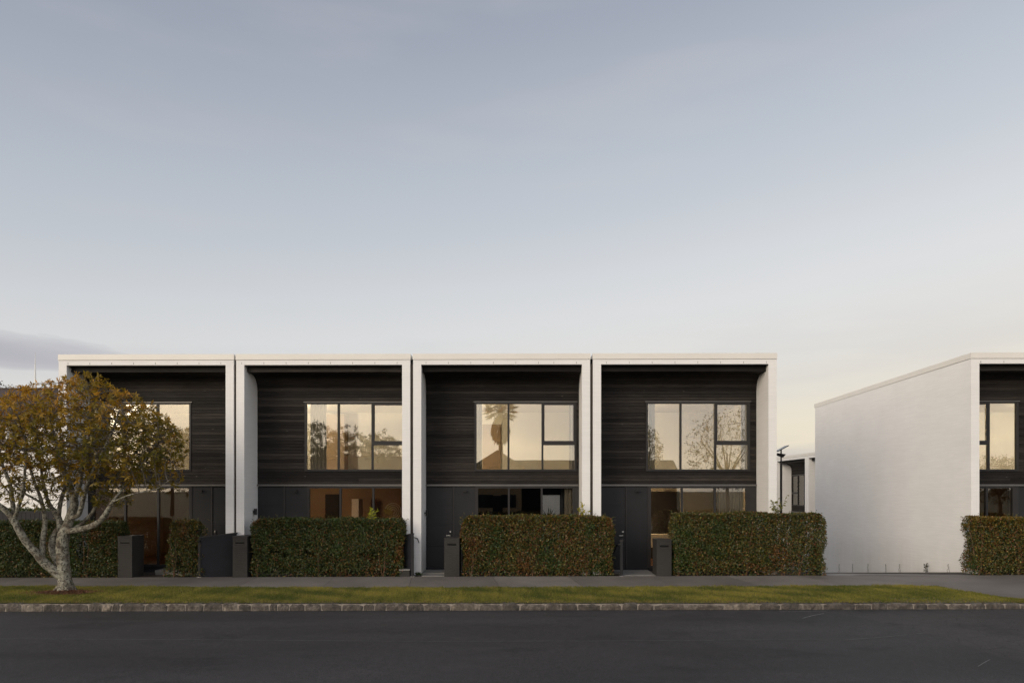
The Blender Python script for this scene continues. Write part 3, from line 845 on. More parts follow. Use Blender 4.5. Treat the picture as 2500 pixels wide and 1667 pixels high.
# dark downpipe strips in the slots between the houses
for (a, b, host, hx) in ((570.5, 576.6, h1, hx1), (1001.4, 1008.6, h2, hx2), (1440.8, 1447.6, h3, hx3)):
    xa, xb = X(a) - hx, X(b) - hx
    box('joint_strip', host, 'gap', xa + .001, xb - .001, .05, .09, -.2, CAPB - .12)
    box('joint_backing', host, 'backing', xa + .001, xb - .001, .1, .3, -.2, CAPB + .02)

# up-and-down wall lights on the inner faces
for (h, px, py) in ((h2, 616, 1248), (h3, 1037, 1251)):
    y = .62; x = SW
    m = MB(); m.tube([(x + .075, y, zr(py) - .09), (x + .075, y, zr(py) + .09)], .042, 14)
    o = m.build('wall_light', 'black_metal', h)
    box('bracket', o, 'black_metal', x, x + .05, y - .02, y + .02, zr(py) - .02, zr(py) + .02)

# townhouses on the lane behind, facing left
for (y0, lab) in ((31.95, 'farthest white townhouse on the lane behind, a sliver beside the lamp post'), (27.0, 'farther white townhouse on the lane behind, seen past the solar lamp'), (22.05, 'nearer white townhouse on the lane behind, cut by the blank side wall')):
    r = tag(empty('lane_townhouse', (17.2, y0, -1.58), -math.pi / 2), lab, 'townhouse', 'townhouses on the lane behind')
    W = 4.88
    house(r, W, (.30, 3.3, 3, 0), (.3, 3.2, 3), (4.0, 4.62), (3.3, 3.9), dict(mirror=True, wall='cream_dark', curtains=[(.35, 1.0, 1), (1.9, 2.6, 1)]))

# ------------------------------------------------------------------ letterbox pillars
def pillar(pxa, pxb, ytop, label):
    x0, x1 = X(pxa, -.5), X(pxb, -.5); xm = (x0 + x1) / 2; zb_ = pz(xm)
    zt = at(1250, ytop, -.5).z
    r = tag(empty('letterbox_pillar', (xm, -.5, zb_)), label, 'letterbox', 'brick letterbox pillars')
    w = (x1 - x0) / 2; h = zt - zb_
    m = MB()
    hs = h - .17
    m.box(-w, w, 0, .58, -.1, hs - .03); m.box(-w, w, 0, .58, hs + .03, h - .035)
    m.box(-w, -.12, 0.0, .58, hs - .03, hs + .03); m.box(.12, w, 0.0, .58, hs - .03, hs + .03)
    m.box(-.12, .12, .05, .58, hs - .03, hs + .03)
    m.build('pillar', 'grey_brick', r)
    box('cap', r, 'concrete' if False else 'grey_brick', -w - .006, w + .006, -.006, .586, h - .034, h)
    box('letter_slot', r, 'backing', -.118, .118, .012, .049, hs - .029, hs + .029)
    box('slot_flap', r, 'black_metal', -.115, .115, .004, .011, hs + .008, hs + .028)
    return r
pillar(287.5, 322.3, 1309, 'grey brick letterbox pillar beside the long hedge behind the tree')
pillar(568, 603.5, 1309, 'grey brick letterbox pillar standing left of the second hedge')
pillar(1084.5, 1121.3, 1313, 'grey brick letterbox pillar in front of the third townhouse door')
pillar(1603.5, 1639.5, 1316.5, 'grey brick letterbox pillar in front of the fourth townhouse, by the bench window')

# ------------------------------------------------------------------ entry screens with handrails
def screen(p0, p1, ya, yb, ztop0, ztop1, label, rail):
    a = Vector((p0[0], ya, 0)); b = Vector((p1[0], yb, 0))
    r = tag(empty('entry_screen', (a.x, a.y, pz(a.x))), label, 'screen wall', 'dark entry screens')
    d = (b - a); n = Vector((-d.y, d.x, 0)).normalized() * .03
    z0 = -.15; t0 = ztop0 - pz(a.x); t1 = ztop1 - pz(a.x)
    m = MB()
    o = Vector((0, 0, 0))
    m.hexa([o - n + Vector((0, 0, z0)), d - n + Vector((0, 0, z0)), d + n + Vector((0, 0, z0)), o + n + Vector((0, 0, z0)),
            o - n + Vector((0, 0, t0)), d - n + Vector((0, 0, t1)), d + n + Vector((0, 0, t1)), o + n + Vector((0, 0, t0))])
    m.build('panel', 'dark_fence', r)
    m = MB(); n2 = n * 1.5; c = Vector((0, 0, .035)); e = d.normalized() * .02
    m.hexa([-e - n2 + Vector((0, 0, t0)), d + e - n2 + Vector((0, 0, t1)), d + e + n2 + Vector((0, 0, t1)), -e + n2 + Vector((0, 0, t0)),
            -e - n2 + Vector((0, 0, t0)) + c, d + e - n2 + Vector((0, 0, t1)) + c, d + e + n2 + Vector((0, 0, t1)) + c, -e + n2 + Vector((0, 0, t0)) + c])
    m.build('cap', 'frame', r)
    m = MB(); m.box(-.035, .035, -.04, .03, z0, t0 + .005); m.build('post', 'panel', r)
    (ox, oy), ln = rail
    m = MB(); m.tube([(ox * .2, oy * .2 - .03, t0 - .07), (ox, oy - .02, t0 - .09), (ox + .02 * ln, oy + .28, t0 - .14), (ox + .05 * ln, oy + .62, t0 - .38)], .018, 8); m.build('handrail', 'black_metal', r)
    m = MB(); m.box(-.06, .06, -.06, .06, 0, .012); m.build('foot_plate', 'steel', r)
    return r
screen((X(488, -.42), 0), (X(578, -.06), 0), -.42, -.06, at(488, 1313, -.42).z, at(578, 1302, -.06).z, 'dark entry screen between the first and second townhouses', ((.03, -.06), 1))
screen((X(1007, -.42), 0), (X(982, -.10), 0), -.42, -.10, at(1007, 1304, -.42).z, at(982, 1309, -.10).z, 'dark entry screen at the right end of the second hedge', ((.08, -.02), 1))
screen((X(1517, -.42), 0), (X(1519, .3), 0), -.42, .30, at(1517, 1321, -.42).z, at(1519, 1317, .3).z, 'narrow dark entry screen with handrail by the fourth townhouse door', ((-.07, .02), -1))
# low block beside the second screen
r = tag(empty('step_block', (X(988, -.45), -.45, pz(-3))), 'low grey concrete block at the foot of the entry screen', 'step')
box('block', r, 'grey_brick', -.14, .13, 0, .4, -.1, .17); box('coping', r, 'concrete', -.15, .14, -.01, .41, .171, .2)
# front steps
for pa, pb, lab in ((352, 412, 'pale concrete step behind the leftmost letterbox'), (1030, 1086, 'grey concrete entry slab at the third townhouse door'), (1520, 1602, 'grey concrete entry slab at the fourth townhouse door')):
    xa, xb = X(pa, -.3), X(pb, -.3); zz = pz(xa)
    r = tag(empty('entry_slab', ((xa + xb) / 2, 0, zz)), lab, 'slab')
    w = (xb - xa) / 2
    if pa == 352:
        box('tread', r, 'concrete', -w, w, .25, .8, .05, .11); box('riser', r, 'concrete', -w, w, .27, .8, -.1, .048)
    else:
        box('tread', r, 'concrete', -w, w, -.36, .1, -.06, .012); box('nosing', r, 'concrete', -w, w, -.375, -.362, -.06, .014)

# ------------------------------------------------------------------ hedges
GREENS = [(0.040, 0.060, 0.016), (0.065, 0.080, 0.020), (0.028, 0.046, 0.018), (0.11, 0.098, 0.022), (0.15, 0.080, 0.022), (0.15, 0.045, 0.022), (0.26, 0.21, 0.05)]
def hedge(pxa, pxb, ytop, label, seed, dep=.55, front=-.46, wts=(5, 5, 4, 3, 2.2, 1.0, .35), gaps=0.0, ragged=.05, dens=3600, topgold=0.0, stems=10):
    yf = front
    x0, x1 = X(pxa, yf), X(pxb, yf); ztop = at(1250, ytop + 4, yf).z; xm = (x0 + x1) / 2; zb_ = pz(xm)
    W, H = x1 - x0, ztop - zb_
    r = tag(empty('hedge', (xm, yf + dep / 2, zb_)), label, 'hedge', 'clipped hedges')
    def surf(n, side):
        u, v = RNG.uniform(0, 1, n), RNG.uniform(0, 1, n)
        if side == 'f': p = np.stack([u * W, np.zeros(n), v * H], 1); nn = (0, -1, 0)
        if side == 'b': p = np.stack([u * W, np.full(n, dep), v * H], 1); nn = (0, 1, 0)
        if side == 't': p = np.stack([u * W, v * dep, np.full(n, H)], 1); nn = (0, 0, 1)
        if side == 'l': p = np.stack([np.zeros(n), u * dep, v * H], 1); nn = (-1, 0, 0)
        if side == 'r': p = np.stack([np.full(n, W), u * dep, v * H], 1); nn = (1, 0, 0)
        return p, np.tile(np.array(nn, float), (n, 1))
    P, Nn = [], []
    for s_, area in (('f', W * H), ('t', W * dep * 1.3), ('l', dep * H), ('r', dep * H), ('b', W * H * .35)):
        p, n_ = surf(int(area * dens), s_); P.append(p); Nn.append(n_)
    P = np.concatenate(P); Nn = np.concatenate(Nn)
    n = len(P)
    # round the arrises, then push in and out
    c = np.array([W / 2, dep / 2, H / 2]); q = P - c
    ez = np.minimum(P[:, 0], W - P[:, 0]); et = H - P[:, 2]
    P[:, 2] -= .07 * np.exp(-ez / .08) * (P[:, 2] > H - .2); 
    sx = np.sign(q[:, 0]); P[:, 0] -= sx * .05 * np.exp(-et / .1) * (ez < .1)
    rel = smoothnoise(P, seed, 2.2) * .045 + smoothnoise(P, seed + 9, 8.0) * .026
    P += Nn * rel[:, None]
    P[:, 0] += sx * ragged * smoothnoise(P[:, 1:], seed + 4, 5.0) * np.exp(-ez / .15)
    depth = RNG.exponential(.06, n); depth = np.clip(depth, 0, .26)
    low = P[:, 2] < .16
    P -= Nn * depth[:, None]
    keep = ~(low & (RNG.uniform(0, 1, n) < .55))
    if gaps: keep &= ~((smoothnoise(P, seed + 21, 2.6) > 1.0 - gaps) & (P[:, 2] < H * .8) & (RNG.uniform(0, 1, n) < .8))
    P, Nn, depth = P[keep], Nn[keep], depth[keep]; n = len(P)
    ax = rdir(n) + Nn * .5 + np.array([0, 0, .25]); nr = rdir(n) * .8 + Nn * .9 + np.array([0, 0, .5])
    col = palette(GREENS, wts, n)
    cl = smoothnoise(P, seed + 30, 3.2)
    red = (cl > .55) & (RNG.uniform(0, 1, n) < .5); col[red] = np.array([.15, .07, .022]) * RNG.uniform(.7, 1.3, (red.sum(), 1))
    grn = (cl < -.5) & (RNG.uniform(0, 1, n) < .6); col[grn] = np.array([.045, .075, .018]) * RNG.uniform(.7, 1.3, (grn.sum(), 1))
    if topgold:
        g = RNG.uniform(0, 1, n) < topgold * np.exp(-(H - P[:, 2]) / .22); col[g] = np.array([.20, .13, .018]) * RNG.uniform(.6, 1.2, (g.sum(), 1))
    Lf = RNG.uniform(.028, .058, n)
    off = np.array([-W / 2, -dep / 2, 0])
    leafmesh('foliage', P + off, ax, nr, Lf, Lf * RNG.uniform(.5, .7, n), col, 'leaf_gloss', r)
    # fill of inner leaves
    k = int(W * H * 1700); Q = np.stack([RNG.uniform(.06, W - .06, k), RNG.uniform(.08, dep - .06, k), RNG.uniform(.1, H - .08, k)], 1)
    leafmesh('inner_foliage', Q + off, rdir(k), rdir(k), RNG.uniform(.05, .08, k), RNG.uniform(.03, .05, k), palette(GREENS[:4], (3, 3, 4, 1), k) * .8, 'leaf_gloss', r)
    for i in range(stems):
        sxp = -W / 2 + W * (i + .5 + random.uniform(-.35, .35)) / stems; sy = random.uniform(-.06, .1) if i % 4 else -.19
        m = MB()
        for b in range(3):
            pts = [(sxp, sy, -.05)]; xx, yy = sxp, sy
            for t in range(1, 6):
                xx += random.uniform(-.05, .05) + (b - 1) * .03; yy += random.uniform(-.03, .03); yy = max(-dep / 2 + .0, min(dep / 2 - .05, yy))
                pts.append((xx, yy, H * .92 * t / 5))
            m.tube(pts, [.014, .012, .010, .008, .005, .003], 5)
        m.build('stem', 'stem', r)
    # stray shoots at the ends and along the top
    k = int(26 + W * 10); cs, axs, cols, lens = [], [], [], []
    for i in range(k):
        e = random.random()
        if e < .45: b = np.array([random.uniform(0, W), random.uniform(0.05, dep), H]); d = np.array([random.gauss(0, .35), random.gauss(0, .3), 1])
        elif e < .72: b = np.array([0, random.uniform(0, dep), random.uniform(.3, H)]); d = np.array([-1, random.gauss(0, .3), random.gauss(.1, .4)])
        else: b = np.array([W, random.uniform(0, dep), random.uniform(.3, H)]); d = np.array([1, random.gauss(0, .3), random.gauss(.1, .4)])
        d = d / np.linalg.norm(d); ll = random.uniform(.03, .11)
        for j in range(7):
            cs.append(b + d * ll * j / 6); axs.append(d * .5 + RNG.normal(size=3)); cols.append(GREENS[random.choice((0, 1, 1, 3, 4))]); lens.append(random.uniform(.025, .045))
    cs = np.array(cs) + off; lens = np.array(lens)
    leafmesh('stray_shoots', cs, np.array(axs), rdir(len(cs)), lens, lens * .55, np.array(cols) * 1.2, 'leaf_gloss', r)
    return r, W, H, dep
def sprig(host, dx, H, n, hgt, cola, label, seed, spread=.12):
    rs = random.Random(seed); m = MB(); cs, axs, ls = [], [], []
    for i in range(n):
        tip = (dx + rs.gauss(0, spread), rs.uniform(-.1, .1), H + hgt * rs.uniform(.45, 1.0))
        m.tube([(dx + rs.uniform(-.03, .03), 0, H - .12), (dx * .5 + tip[0] * .5, tip[1] * .5, H + hgt * .35), tip], [.004, .0035, .002], 4)
        for j in range(9):
            t = .3 + .7 * j / 8
            p = np.array([dx, 0, H - .1]) * (1 - t) + np.array(tip) * t
            cs.append(p); axs.append([rs.gauss(0, 1), rs.gauss(0, .7), rs.gauss(.35, .5)]); ls.append(rs.uniform(.07, .115))
    o = m.build('shoot', 'twig', host); o['label'] = label
    c = palette([cola], [1], len(cs), .3); ls = np.array(ls)
    leafmesh('shoot_leaves', np.array(cs), np.array(axs), rdir(len(cs)), ls, ls * .42, c, 'leaf', o)
hedge(-260, 290, 1269, 'long clipped hedge at the left, behind the lichen covered tree', 11, wts=(5, 4, 5, 1.5, 1.2, .5, .1), gaps=.35, ragged=.08)
hedge(409, 487, 1266, 'narrow hedge stub between the leftmost letterbox and the dark screen', 12, ragged=.22, dep=.45, wts=(4, 4, 3, 3, 3, .8, .5), gaps=.2, topgold=.35, stems=4)
hh = hedge(613, 984, 1264, 'clipped hedge in front of the second townhouse from the left', 13, wts=(6, 5, 5, 2, 1.8, .7, .15), gaps=.22)
sprig(hh[0], X(905, -.2) - (X(613, -.46) + X(984, -.46)) / 2, hh[2], 7, .36, (.34, .35, .03), 'bright yellow green shoot', 1, .1)
hh = hedge(1129, 1497, 1256, 'clipped hedge in front of the third townhouse from the left', 14, wts=(3, 4, 2.5, 4, 4, 1.8, .6), topgold=.15)
sprig(hh[0], X(1422, -.2) - (X(1129, -.46) + X(1497, -.46)) / 2, hh[2], 7, .33, (.34, .31, .04), 'pale yellow shoot', 2, .1)
hh = hedge(1647, 2014, 1250, 'clipped hedge in front of the fourth townhouse, reaching past its corner', 15, wts=(4, 4.5, 2.5, 4, 3.2, 1.0, .6), ragged=.07)
sprig(hh[0], X(1898, -.2) - (X(1647, -.46) + X(2014, -.46)) / 2, hh[2], 8, .50, (.15, .155, .035), 'pale green leafy shoot', 3, .13)
hedge(2381, 2620, 1258, 'hedge at the right edge with golden new leaves on top', 16, wts=(3, 4, 2, 4, 4, 1.2, 1), gaps=.15, ragged=.08, topgold=.6)

# dark fence post panel closing the lane end of the fourth hedge
r = tag(empty('hedge_end_panel', (X(2003, -.3), -.3, pz(8))), 'narrow dark panel at the lane end of the fourth hedge', 'panel')
box('panel', r, 'dark_fence', -.05, .03, 0, .5, -.1, .86); box('cap', r, 'frame', -.06, .04, -.01, .51, .861, .885)
# strip drain at the foot of the side wall
m = MB(); xa, xb = X(2085, -.36), X(2560, -.36)
tag(strip('drain_channel', 'black_metal', -.40, -.33, .006, xa, xb, 8, 'structure', pz), kind='structure')
tag(strip('drain_edge', 'concrete', -.33, -.29, .022, xa + .2, xb, 8, 'structure', pz), kind='structure')

# wire climbers at the foot of the blank wall
wallx = X(2371) - .02
places = ['at the hedge corner', 'second from the hedge', 'third from the hedge', 'fourth from the hedge', 'fifth from the hedge', 'sixth from the hedge', 'with a few dark leaves', 'nearest the street corner']
for i, px in enumerate((2014, 2048.5, 2081.5, 2119, 2162.5, 2196, 2262, 2315)):
    d = ray(px, 1376); t_ = (wallx - .06 - CX) / d.x; p = Vector((CX, CY, CZ)) + d * t_
    gzv = np.interp(p.y, [-.4, .3, 9, 14], [.055, .03, -1.2, -1.56])
    r = tag(empty('wall_climber', (p.x, p.y, gzv)), 'thin bare climber against the blank white wall, ' + places[i] if i != 6 else 'thin climber against the blank white wall with a few dark leaves', 'climber', 'climbers along the blank wall')
    h = p.z - gzv
    for s_ in (-1, 1):
        m = MB(); pts = []
        for k in range(9):
            t = k / 8; pts.append((random.gauss(0, .006), s_ * .05 * (1 - t) + .02 * math.sin(k * 2.1 + i + s_), h * t))
        m.tube(pts, .0045, 4); m.build('stem', 'twig', r)
    if i == 6:
        nn = 26; c = np.stack([RNG.normal(-.02, .015, nn), RNG.normal(0, .045, nn), RNG.uniform(.2, 1.05, nn) * h], 1)
        leafmesh('leaves', c, rdir(nn), rdir(nn), RNG.uniform(.05, .08, nn), RNG.uniform(.03, .05, nn), palette([(.035, .04, .02), (.05, .04, .02)], [1, 1], nn), 'leaf', r)
# grass tuft by the third doorway
r = tag(empty('grass_tuft', (X(1022, -.15), -.15, pz(-2.5))), 'small dark green grass tuft at the foot of the white pier', 'plant')
nn = 90; leafmesh('blades', np.stack([RNG.normal(0, .04, nn), RNG.normal(0, .03, nn), np.zeros(nn)], 1), np.stack([RNG.normal(0, .5, nn), RNG.normal(0, .4, nn), np.ones(nn)], 1), rdir(nn), RNG.uniform(.06, .13, nn), np.full(nn, .012), palette([(.06, .10, .025)], [1], nn), 'leaf', r)

# ------------------------------------------------------------------ branching helper
def colonize(nodes, parents, A, infl, kill, step, iters, up=0.0):
    nodes = [np.array(n, float) for n in nodes]; parents = list(parents)
    A = np.array(A); best = np.full(len(A), 1e9); bi = np.zeros(len(A), int); alive = np.ones(len(A), bool); done = 0
    for it in range(iters):
        new = np.array(nodes[done:])
        if len(new):
            for s in range(0, len(new), 400):
                d = np.linalg.norm(A[:, None] - new[None, s:s + 400], axis=2); j = d.argmin(1); dm = d[np.arange(len(A)), j]
                u = dm < best; best[u] = dm[u]; bi[u] = j[u] + done + s
        done = len(nodes)
        alive &= best > kill
        act = alive & (best < infl)
        if not act.any(): break
        acc = {}
        P = np.array(nodes)
        v = A[act] - P[bi[act]]; v /= np.linalg.norm(v, axis=1, keepdims=True)
        for k, vv in zip(bi[act], v): acc[k] = acc.get(k, 0) + vv
        for k, vv in acc.items():
            vv = vv + np.array([0, 0, up]) * np.linalg.norm(vv) + RNG.normal(0, .12, 3)
            nodes.append(nodes[k] + vv / np.linalg.norm(vv) * step); parents.append(k)
    return np.array(nodes), np.array(parents)
def skeleton_mesh(nodes, parents, nseed, tip, expo, name, mat, parent, nside=4, maxr=.04):
    n = len(nodes); w = np.zeros(n); ch = np.zeros(n, int)
    for i in range(n - 1, nseed - 1, -1):
        if ch[i] == 0: w[i] = tip ** expo
        if parents[i] >= 0: w[parents[i]] += w[i]; ch[parents[i]] += 1
    rad = np.minimum(w ** (1 / expo), maxr)
    m = MB()
    for i in range(nseed, n):
        p = parents[i]
        m.tube([nodes[p], nodes[i]], [min(rad[p], rad[i] * 1.25) if p < nseed else min(rad[p], rad[i] * 1.6), rad[i]], nside, False)
    return m.build(name, mat, parent, True), rad, ch

# ------------------------------------------------------------------ the street tree
TY = -3.2
tb = at(160, 1440, TY)
tree = tag(empty('street_tree', (tb.x, TY, 0)), 'autumn gold multi-stemmed street tree with lichen covered trunk on the grass', 'tree')
S = (TY - CY) / F
def tp(px, py, dy=0.0):
    p = at(px, py, TY + dy); return Vector((p.x - tb.x, dy, p.z))
limbs = [
    ([(160, 1447, 0), (160, 1432, 0), (157, 1405, 0), (154, 1370, 0), (152, 1335, 0), (156, 1305, 0), (164, 1285, .02), (173, 1258, .05), (181, 1232, .08), (180, 1215, .1), (171, 1190, .12), (160, 1160, .12), (148, 1125, .1), (140, 1090, .1), (128, 1050, .05), (115, 1010, 0)],
     [26, 21, 17.5, 16.5, 17, 16, 13.5, 12.5, 11.5, 10, 9, 8, 7, 5.5, 4, 2.5]),
    ([(150, 1408, -.03), (133, 1393, -.08), (108, 1373, -.15), (86, 1347, -.25), (64, 1322, -.32), (46, 1293, -.38), (33, 1268, -.42), (16, 1248, -.5), (-8, 1228, -.6), (-40, 1205, -.7), (-70, 1160, -.8)],
     [13, 13, 11.5, 10.5, 10, 9.5, 9.5, 7.5, 6.5, 5.5, 4]),
    ([(33, 1268, -.42), (33, 1245, -.4), (29, 1215, -.35), (24, 1180, -.3), (8, 1140, -.3), (-4, 1090, -.3), (-10, 1050, -.25)], [8, 6.5, 5.5, 4.8, 4, 3, 2]),
    ([(34, 1268, -.42), (44, 1240, -.55), (54, 1205, -.7), (60, 1160, -.8), (62, 1110, -.9), (60, 1060, -.95)], [6, 5, 4.2, 3.5, 2.8, 2]),
    ([(100, 1368, -.15), (104, 1345, -.1), (105, 1318, -.02), (109, 1288, .05), (110, 1265, .1), (105, 1238, .15), (97, 1210, .2), (84, 1175, .3), (70, 1130, .4), (62, 1080, .45), (55, 1030, .5)], [8, 8, 7.5, 7, 6.5, 5.5, 4.8, 4, 3.2, 2.6, 2]),
    ([(107, 1232, .15), (86, 1218, .1), (62, 1205, .05), (46, 1192, 0), (20, 1165, 0), (0, 1120, .1)], [4, 3.6, 3.2, 3, 2.4, 1.8]),
    ([(144, 1378, .05), (133, 1358, .1), (127, 1335, .15), (131, 1312, .18), (140, 1295, .2), (147, 1283, .22), (142, 1262, .25), (130, 1245, .3), (118, 1225, .4), (108, 1190, .5), (100, 1140, .6), (95, 1080, .7)], [9, 9.5, 10, 10, 10, 9.5, 8.5, 7, 5.5, 4.5, 3.5, 2.5]),
    ([(143, 1260, .25), (146, 1235, .35), (152, 1210, .45), (160, 1185, .6), (158, 1140, .8), (150, 1090, 1.0), (146, 1040, 1.1)], [6.5, 6, 5.5, 5, 4, 3, 2]),
    ([(180, 1222, .08), (188, 1200, .0), (196, 1175, -.1), (200, 1140, -.2), (203, 1100, -.3), (208, 1060, -.35), (214, 1010, -.4), (220, 965, -.4)], [7.5, 7, 6.5, 6, 5, 4, 3, 2]),
    ([(172, 1265, -.02), (190, 1258, -.1), (198, 1240, -.2), (204, 1215, -.3), (214, 1180, -.45), (232, 1140, -.6), (255, 1095, -.75), (275, 1050, -.85), (290, 1005, -.9)], [6.5, 6.5, 6.3, 6, 5.3, 4.6, 3.8, 3, 2]),
    ([(165, 1297, -.05), (186, 1294, -.12), (212, 1288, -.2), (236, 1278, -.28), (252, 1263, -.34), (263, 1246, -.4), (275, 1225, -.45), (296, 1197, -.35), (322, 1165, -.2), (352, 1125, -.1), (380, 1085, 0)], [9, 9, 9, 8.5, 8, 7, 4.5, 3.2, 2.4, 1.8, 1.2]),
    ([(178, 1290, .1), (200, 1277, .15), (215, 1263, .2), (226, 1250, .25), (236, 1232, .3), (247, 1208, .4), (275, 1170, .55), (310, 1130, .7), (350, 1080, .8), (375, 1040, .8)], [5, 5.5, 5.5, 5.3, 5, 4.5, 4, 3.4, 2.6, 2]),
    ([(275, 1225, -.45), (310, 1210, -.6), (350, 1200, -.7), (385, 1192, -.6), (415, 1170, -.5)], [2.4, 2, 1.7, 1.4, 1]),
    ([(204, 1100, .2), (225, 1060, .5), (250, 1020, .8), (265, 985, 1.0)], [4, 3.4, 2.6, 1.8]),
    ([(60, 1205, .05), (40, 1240, -.1), (20, 1200, -.2), (-20, 1150, -.1)], [2, 2, 2, 1.5]),
]
m = MB(); seeds, spar = [], []
for li, (pts, rd) in enumerate(limbs):
    V = [tp(*p) for p in pts]; RR = [a * S * .84 for a in rd]
    # Catmull-Rom refine for smooth, slightly knobbly limbs
    P, Q = [], []
    for i in range(len(V) - 1):
        p0, p1, p2_, p3 = V[max(i - 1, 0)], V[i], V[i + 1], V[min(i + 2, len(V) - 1)]
        for k in range(4):
            t = k / 4
            P.append(0.5 * ((2 * p1) + (p2_ - p0) * t + (2 * p0 - 5 * p1 + 4 * p2_ - p3) * t * t + (3 * p1 - p0 - 3 * p2_ + p3) * t ** 3))
            Q.append((RR[i] * (1 - t) + RR[i + 1] * t) * (1 + random.uniform(-.07, .07)))
    P.append(V[-1]); Q.append(RR[-1])
    m.tube(P, Q, 12 if RR[0] > .08 else 8)
    st = max(1, int(len(P) * (.45 if li else .75)))
    for k in range(st, len(P), 2): seeds.append(np.array(P[k])); spar.append(-1)
# root flare
for a in range(7):
    an = a * .9; m.tube([(0.0, 0, .18 + tb.z), (.13 * math.cos(an), .11 * math.sin(an), .06 + tb.z), (.26 * math.cos(an), .2 * math.sin(an), -.03 + tb.z)], [.12, .075, .03], 7)
m.build('trunk', 'bark', tree, True)
ell = [((195, 1075), 215, 150, 1.9, 4600), ((40, 1085), 120, 125, 1.6, 2200), ((330, 1095), 112, 105, 1.45, 2200), ((275, 1222), 42, 26, .5, 260), ((95, 1205), 75, 48, .9, 450), ((385, 1165), 55, 40, .8, 360), ((-70, 1120), 80, 110, 1.3, 600), ((215, 940), 45, 28, .7, 240), ((250, 1160), 130, 60, 1.2, 700)]
A = []
for (c, hw, hh_, dd, n) in ell:
    cc = np.array(tp(*c)); u = rdir(n) * (RNG.uniform(0.05, 1, n) ** (1 / 3.4))[:, None]
    u = u[(u[:, 2] > -.45) | (RNG.uniform(0, 1, n) < .3)]
    A.append(cc + u * np.array([hw * S, dd, hh_ * S]))
A = np.concatenate(A); A = A[A[:, 2] > 1.75]
nodes, par = colonize(seeds, spar, A, .9, .085, .07, 50, .12)
ns = len(seeds)
bo, rad, ch = skeleton_mesh(nodes, par, ns, .0042, 2.3, 'branches', 'twig', tree, 4, .03)
tag(bo, kind='stuff')
# leaf rosettes at the twig ends
term = np.where((ch == 0) & (np.arange(len(nodes)) >= ns))[0]
term = term[RNG.uniform(0, 1, len(term)) < np.clip(.40 + .38 * (nodes[term, 2] - 2.1) + .3 * smoothnoise(nodes[term], 41, 2.4), .2, 1)]
thin = np.where((ch > 0) & (rad < .0052) & (np.arange(len(nodes)) >= ns))[0]
thin = thin[RNG.uniform(0, 1, len(thin)) < .05]; print('tree nodes', len(nodes), 'tips', len(term), len(thin))
tips = np.concatenate([nodes[term], nodes[thin]]); tdir = np.concatenate([nodes[term] - nodes[par[term]], nodes[thin] - nodes[par[thin]]])
tdir /= np.linalg.norm(tdir, axis=1, keepdims=True)
K = 10
tcn = smoothnoise(tips, 77, 1.5)
hz = (tips[:, 2] - 1.9) / 3.0; xz = tips[:, 0] / 2.2
gold = np.clip(.28 + .48 * hz - .2 * xz + .38 * tcn + RNG.normal(0, .18, len(tips)), 0, 1)
colA, colB, colC = np.array([.13, .12, .018]), np.array([.27, .185, .022]), np.array([.46, .235, .028])
base = np.where(gold[:, None] < .5, colA + (colB - colA) * (gold[:, None] * 2), colB + (colC - colB) * (gold[:, None] * 2 - 1))
C_ = np.repeat(tips, K, 0); D_ = np.repeat(tdir, K, 0)
rp = RNG.normal(size=C_.shape); rp -= (rp * D_).sum(1, keepdims=True) * D_; rp /= np.linalg.norm(rp, axis=1, keepdims=True)
axl = rp + D_ * RNG.uniform(-.15, .75, (len(C_), 1)) + np.array([0, 0, -.28])
nl = D_ + rdir(len(C_)) * .5 + np.array([0, 0, .3])
LL = RNG.uniform(.07, .13, len(C_))
leafmesh('crown', C_ - D_ * RNG.uniform(0, .04, (len(C_), 1)), axl, nl, LL, LL * RNG.uniform(.26, .36, len(C_)), np.repeat(base, K, 0) * RNG.uniform(.65, 1.3, (len(C_), 1)), 'leaf', tree)
# litter at its foot
N = 2600
rr_ = np.sqrt(RNG.uniform(0, 1, N)) * RNG.uniform(.35, 1, N); th = RNG.uniform(0, 6.283, N)
lx = tb.x + .06 + rr_ * np.cos(th) * 1.05; ly = TY - .12 + rr_ * np.sin(th) * .46
lz = np.array([bermz(a, b) for a, b in zip(lx, ly)]) + .012 + .05 * np.exp(-(rr_ / .35) ** 2) + RNG.uniform(0, .014, N)
o = leafmesh('leaf_litter', np.stack([lx, ly, lz], 1), np.stack([RNG.normal(size=N), RNG.normal(size=N), RNG.normal(0, .15, N)], 1), np.tile([0., 0, 1], (N, 1)) + rdir(N) * .3, RNG.uniform(.04, .1, N), RNG.uniform(.008, .018, N), palette([(.19, .085, .045), (.26, .13, .075), (.11, .05, .03), (.30, .19, .12)], [4, 3, 3, 1], N), 'litter')
tag(o, 'reddish fallen leaves heaped round the foot of the street tree', 'leaf litter', kind='stuff')

